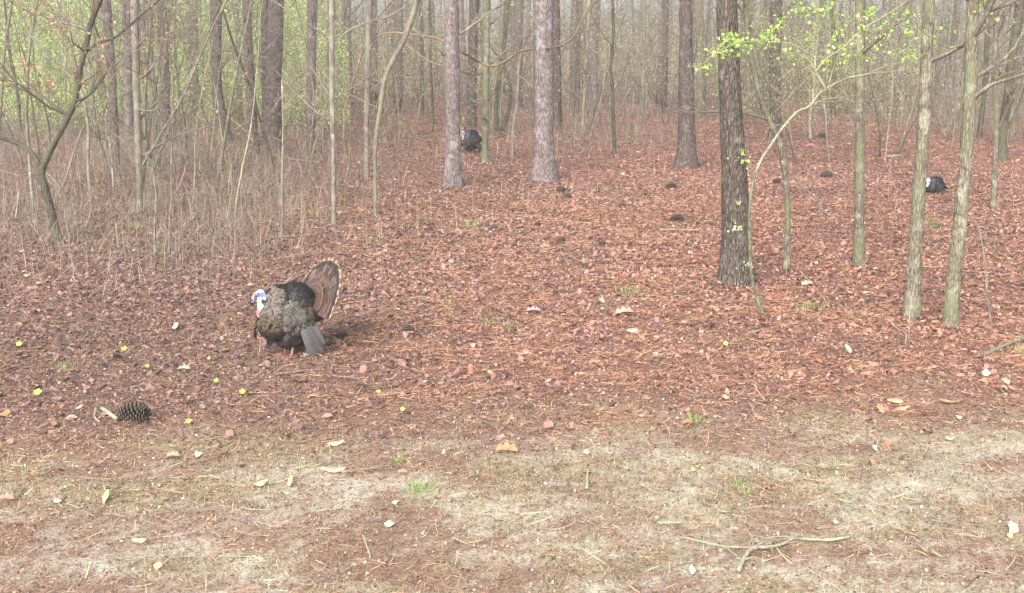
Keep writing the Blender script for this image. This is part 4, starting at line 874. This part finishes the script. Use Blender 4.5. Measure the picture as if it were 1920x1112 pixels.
def chip(a, b_, wpx, hpx, rgb, label, name='wood_chip', cat='wood chip', ang=0, thick=.008, stand=.35):
    p = gp(a, b_ + hpx / 2); s_ = depth(p.y, 0) / F_PX; W_, H_ = wpx * s_, hpx * s_ * 1.6
    n = 10; an = np.arange(n) / n * 2 * math.pi; rr_ = 1 + .22 * rng.normal(size=n)
    top = np.stack([np.cos(an) * W_ / 2 * rr_, np.sin(an) * H_ / 2 * rr_, thick + .25 * W_ * np.cos(an) ** 2 * .3], -1); bot = top - [0, 0, thick]
    i = np.arange(n); j = (i + 1) % n; Vv = np.vstack([top, bot, [[0, 0, thick]], [[0, 0, 0]]])
    mb = MB(); rgb = tuple(.75 * c_ + .25 * np.mean(rgb) for c_ in rgb); mb.add(Vv, np.stack([n + i, n + j, j, i], -1), np.concatenate([np.stack([i, j, np.full(n, 2 * n)], -1), np.stack([n + j, n + i, np.full(n, 2 * n + 1)], -1)]), s2l(rgb) * (1 + .2 * rng.normal(size=(2 * n + 2, 1))).clip(.5, 1.4))
    o = mb.obj(name, WOODM, None, False, (p.x, p.y, p.z + .012 + H_ * math.sin(stand) / 2)); o.rotation_euler = (stand, R(-ang), 0); tag(o, label, cat); return o
YEL = (228, 230, 110)
for a, b_, s_, lab in [(72, 739, 15, 'pale yellow fallen blossom at the left, lower than its neighbours'), (234, 657, 11, 'bright yellow blossom between left edge and the turkey'), (455, 738, 12, 'yellow blossom below left of the turkey feet'), (354, 794, 11, 'yellow blossom right of the biggest pine cone'), (406, 717, 9, 'yellow blossom just left above the one near the turkey'), (392, 675, 7, 'small yellow blossom left of the turkey wing tip'),
                       (1360, 647, 10, 'yellow blossom below the largest oak'), (755, 771, 9, 'yellow blossom on middle litter right of the turkey'), (918, 701, 8, 'small yellow blossom in centre of the litter'), (1299, 884, 9, 'yellow blossom on the middle of the track'), (37, 648, 12, 'tall pale yellow petal at the far left edge'), (710, 738, 8, 'small yellow blossom right of the brown stick'), (1088, 705, 7, 'green yellow speck of blossom right of centre'), (277, 690, 7, 'slender yellow petal left of the turkey')]:
    p = gp(a, b_ + s_ * .4); sc_ = s_ * depth(p.y, 0) / F_PX; mb = MB()
    for k in range(5):
        an = k * 1.2566 + .3; d = np.array([math.cos(an), math.sin(an), .5]); sd_ = np.array([-math.sin(an), math.cos(an), 0]) * .28
        mb.add(np.array([[0, 0, 0], d * .3 - sd_, d * .55 + [0, 0, -.02], d * .3 + sd_]) * sc_, [[0, 1, 2, 3]], None, s2l(YEL) * .9)
    tube(mb, np.array([[0, 0, -.35], [0, 0, 0.05]]) * sc_, [.06 * sc_, .12 * sc_], 6, C=s2l((200, 206, 110)))
    o = mb.obj('fallen_blossom', LEAFM, None, False, (p.x, p.y, p.z + .02 + .3 * sc_)); o.rotation_euler = (R(35), 0, 0); tag(o, lab, 'blossom', 'yellow blossoms on the floor')
for a in [(200, 930, 14, 20, (222, 220, 140), 'cream yellow chip, upright on the left track', 40), (490, 908, 26, 9, (226, 226, 140), 'yellowish chip lying slanted on the track below the turkey', 20), (263, 1016, 26, 7, (216, 224, 140), 'lime yellow chip at the lower left', -3), (630, 833, 36, 8, (212, 188, 140), 'tan flat chip on the litter edge below right of the turkey', 12), (622, 882, 50, 11, (206, 168, 138), 'pinkish bark flake beside the long tan stick', 0), (545, 900, 7, 22, (210, 200, 120), 'narrow yellow chip standing beside the slanted one', 0), (1100, 848, 12, 8, (200, 170, 140), 'small tan chip right of the lobed leaf', 0), (373, 852, 14, 10, (214, 214, 160), 'small cream chip in the left litter edge', 0), (108, 941, 14, 8, (190, 184, 180), 'grey white chip at the left edge of the track', 0), (1680, 752, 26, 11, (190, 168, 124), 'pale rotten wood chunk, larger one at right', 0), (1652, 765, 12, 14, (196, 158, 112), 'small orange rotten chunk left of the larger pale one', 0), (1692, 768, 24, 6, (186, 162, 120), 'flat pale splinter under the larger rotten chunk', 12), (1898, 988, 18, 16, (218, 200, 170), 'cream flake near the lower right corner', 20), (1893, 1007, 10, 7, (216, 222, 130), 'tiny yellow chip under the cream flake', 0), (1848, 700, 14, 12, (214, 204, 170), 'cream chip at right under the rotten limb', 30), (1885, 714, 12, 12, (204, 190, 160), 'second cream chip right of its twin under the rotten limb', 0), (1798, 784, 9, 7, (220, 214, 190), 'white fleck right of the rotten chunks', 0), (1780, 822, 18, 7, (204, 176, 134), 'tan flake on the sand right of centre', 0), (297, 1063, 16, 10, (206, 220, 130), 'lime chip at the very bottom left', 0), (1566, 981, 10, 6, (204, 214, 150), 'small lime fleck above the lichened branch', 0), (1640, 840, 9, 9, (222, 224, 190), 'white fleck on the sand', 0), (1298, 1070, 12, 10, (210, 216, 170), 'pale fleck at bottom left of the lichened branch', 0), (730, 984, 14, 10, (206, 210, 170), 'pale flake on the lower track', 0), (742, 944, 14, 6, (214, 206, 150), 'cream sliver below the green tuft', 20), (1185, 620, 20, 10, (206, 176, 140), 'tan leaf scrap on the open floor', 0), (1590, 652, 8, 18, (214, 196, 150), 'upright tan scrap in the right litter', 0), (330, 610, 10, 14, (200, 180, 160), 'pale upright scrap left of the turkey', 0), (150, 765, 18, 7, (214, 196, 150), 'small cream splinter above left of the biggest cone', 25)]:
    chip(a[0], a[1], a[2], a[3], a[4], a[5], ang=a[6])
def lobed(a, b_, wpx, rgb, label, ang=0, name='oak_leaf'):
    p = gp(a, b_); L = wpx * depth(p.y, 0) / F_PX; n = 26; u = np.linspace(0, 1, n)
    wv = .10 + .30 * np.abs(np.sin(u * math.pi * 3.2)) ** .8 * np.sin(u * math.pi) ** .4; wv[0] = wv[-1] = .02
    mid = np.stack([u - .5, 0 * u, .10 * np.sin(u * 3.1)], -1); A = mid + np.stack([0 * u, wv, .12 * wv / .4], -1); Bq = mid + np.stack([0 * u, -wv, .16 * wv / .4], -1)
    Vv = np.stack([A, mid, Bq], 1).reshape(-1, 3) * L; i = np.arange(n - 1)[:, None] * 3; Qq = (i[:, :, None] + np.array([[0, 1, 4, 3], [1, 2, 5, 4]])[None]).reshape(-1, 4)
    mb = MB(); mb.add(Vv, Qq, None, s2l(rgb)); o = mb.obj(name, DRYM, None, True, (p.x, p.y, p.z + .03)); o.rotation_euler = (R(10), 0, R(ang)); tag(o, label, 'leaf', 'large dead oak leaves'); return o
for a in [(950, 852, 42, (196, 142, 104), 'tan lobed oak leaf on the track edge at centre', -8), (1172, 592, 36, (200, 160, 140), 'pinkish oak leaf on the open floor above right of the green tuft', 10), (345, 698, 24, (178, 168, 134), 'greyish oak leaf left below the turkey', 0), (1000, 588, 26, (176, 160, 152), 'pale oak leaf in the centre of the floor', 0), (325, 862, 24, (186, 160, 120), 'tan oak leaf in the left litter edge', 10), (12, 943, 30, (200, 140, 116), 'orange brown leaf at the left edge of the track', 0), (1515, 538, 26, (206, 170, 148), 'pale pink leaf right of the arching sapling foot', 20), (1290, 800, 22, (182, 124, 100), 'brown leaf near the green tuft at the sandy edge', 0), (755, 893, 18, (206, 140, 120), 'salmon leaf right of the long tan stick', 0), (1635, 238, 12, (214, 150, 112), 'orange dead leaf hanging low before the straight mossy tree', 0)]:
    lobed(*a)
# green tufts
def tuft(a, b_, wpx, n, pal, label, hpx=20):
    p = gp(a, b_); s_ = depth(p.y, 0) / F_PX; x = rng.normal(size=n) * wpx * s_ * .28; y = rng.normal(size=n) * wpx * s_ * .28
    V, Q, C = strips(x, y, -.01 * np.ones(n), rng.uniform(.5, 1.2, n) * hpx * s_, rng.uniform(.003, .007, n), rng.random(n) * 6.28, rng.uniform(.3, 1.4, n), rng.normal(size=n) * .7, pick(n, pal), 3)
    mb = MB(); mb.add(V, Q, None, C); o = mb.obj('grass_tuft', LEAFM, None, False, p); tag(o, label, 'grass tuft', 'green grass tufts'); return o
GP_ = [(138, 172, 90), (160, 190, 110), (120, 152, 84), (176, 180, 130)]
for a in [(1185, 552, 60, 130, 'sparse green tuft on the open floor left of the largest oak'), (1515, 582, 46, 120, 'green tuft between the oak and the mossy pair'), (788, 918, 60, 150, 'green grass tuft on the track below centre left'), (1300, 793, 26, 90, 'small vivid green tuft on the sandy edge'), (748, 867, 16, 50, 'tiny green tuft above the salmon leaf'), (838, 574, 20, 40, 'tiny green tuft on the open floor right of the turkey'), (918, 608, 26, 50, 'small green tuft in centre of the litter'), (955, 617, 24, 50, 'small green tuft beside the centre one, to its right'), (1912, 662, 30, 110, 'green tuft at the right edge under the rotten limb'), (1745, 425, 60, 110, 'green tuft between the two nearest mossy trees'), (1385, 915, 50, 60, 'faint green tuft on the pale sand right of centre'), (595, 405, 30, 50, 'green tuft in the litter above the turkey'), (122, 695, 26, 60, 'green tuft at the left in the litter'), (255, 430, 30, 60, 'green weed near the foot of the forked tree'), (888, 425, 30, 60, 'olive weed at the left of the open floor')]:
    tuft(a[0], a[1], a[2], a[3], GP_, a[4])
# pink ribbon
p = gp(1520, 276); mb = MB(); u = np.linspace(-1, 1, 12)
P = np.stack([u * .16, .04 * np.sin(u * 5), .05 + .03 * np.cos(u * 4)], -1); Vv = np.stack([P, P + [0, .03, .045]], 1).reshape(-1, 3); i = np.arange(11) * 2
mb.add(Vv, np.stack([i, i + 1, i + 3, i + 2], -1), None, s2l((190, 110, 136))); tag(mb.obj('ribbon', WOODM, None, True, p), 'strip of pink ribbon on the far litter right of the oak', 'ribbon')

# ------------------------------------------------------------------ haze
hz = MB(); a0, b0 = np.array([-170, -12, -1.6]), np.array([170, 240, 20.0])
Vv = np.array([[x, y, z] for x in (a0[0], b0[0]) for y in (a0[1], b0[1]) for z in (a0[2], b0[2])])
hz.add(Vv, [[0, 1, 3, 2], [4, 6, 7, 5], [0, 4, 5, 1], [2, 3, 7, 6], [0, 2, 6, 4], [1, 5, 7, 3]])
hm = bpy.data.materials.new('haze'); hm.use_nodes = True; t = hm.node_tree; t.nodes.remove(t.nodes['Principled BSDF'])
pv = t.nodes.new('ShaderNodeVolumePrincipled'); pv.inputs['Density'].default_value = 0.0019; pv.inputs['Color'].default_value = (.93, .95, .93, 1); pv.inputs['Anisotropy'].default_value = .2
t.links.new(pv.outputs[0], t.nodes['Material Output'].inputs['Volume'])
ho = hz.obj('haze', hm, None, False); tag(ho, 'thin pale morning haze in the wood', 'haze', kind='stuff')
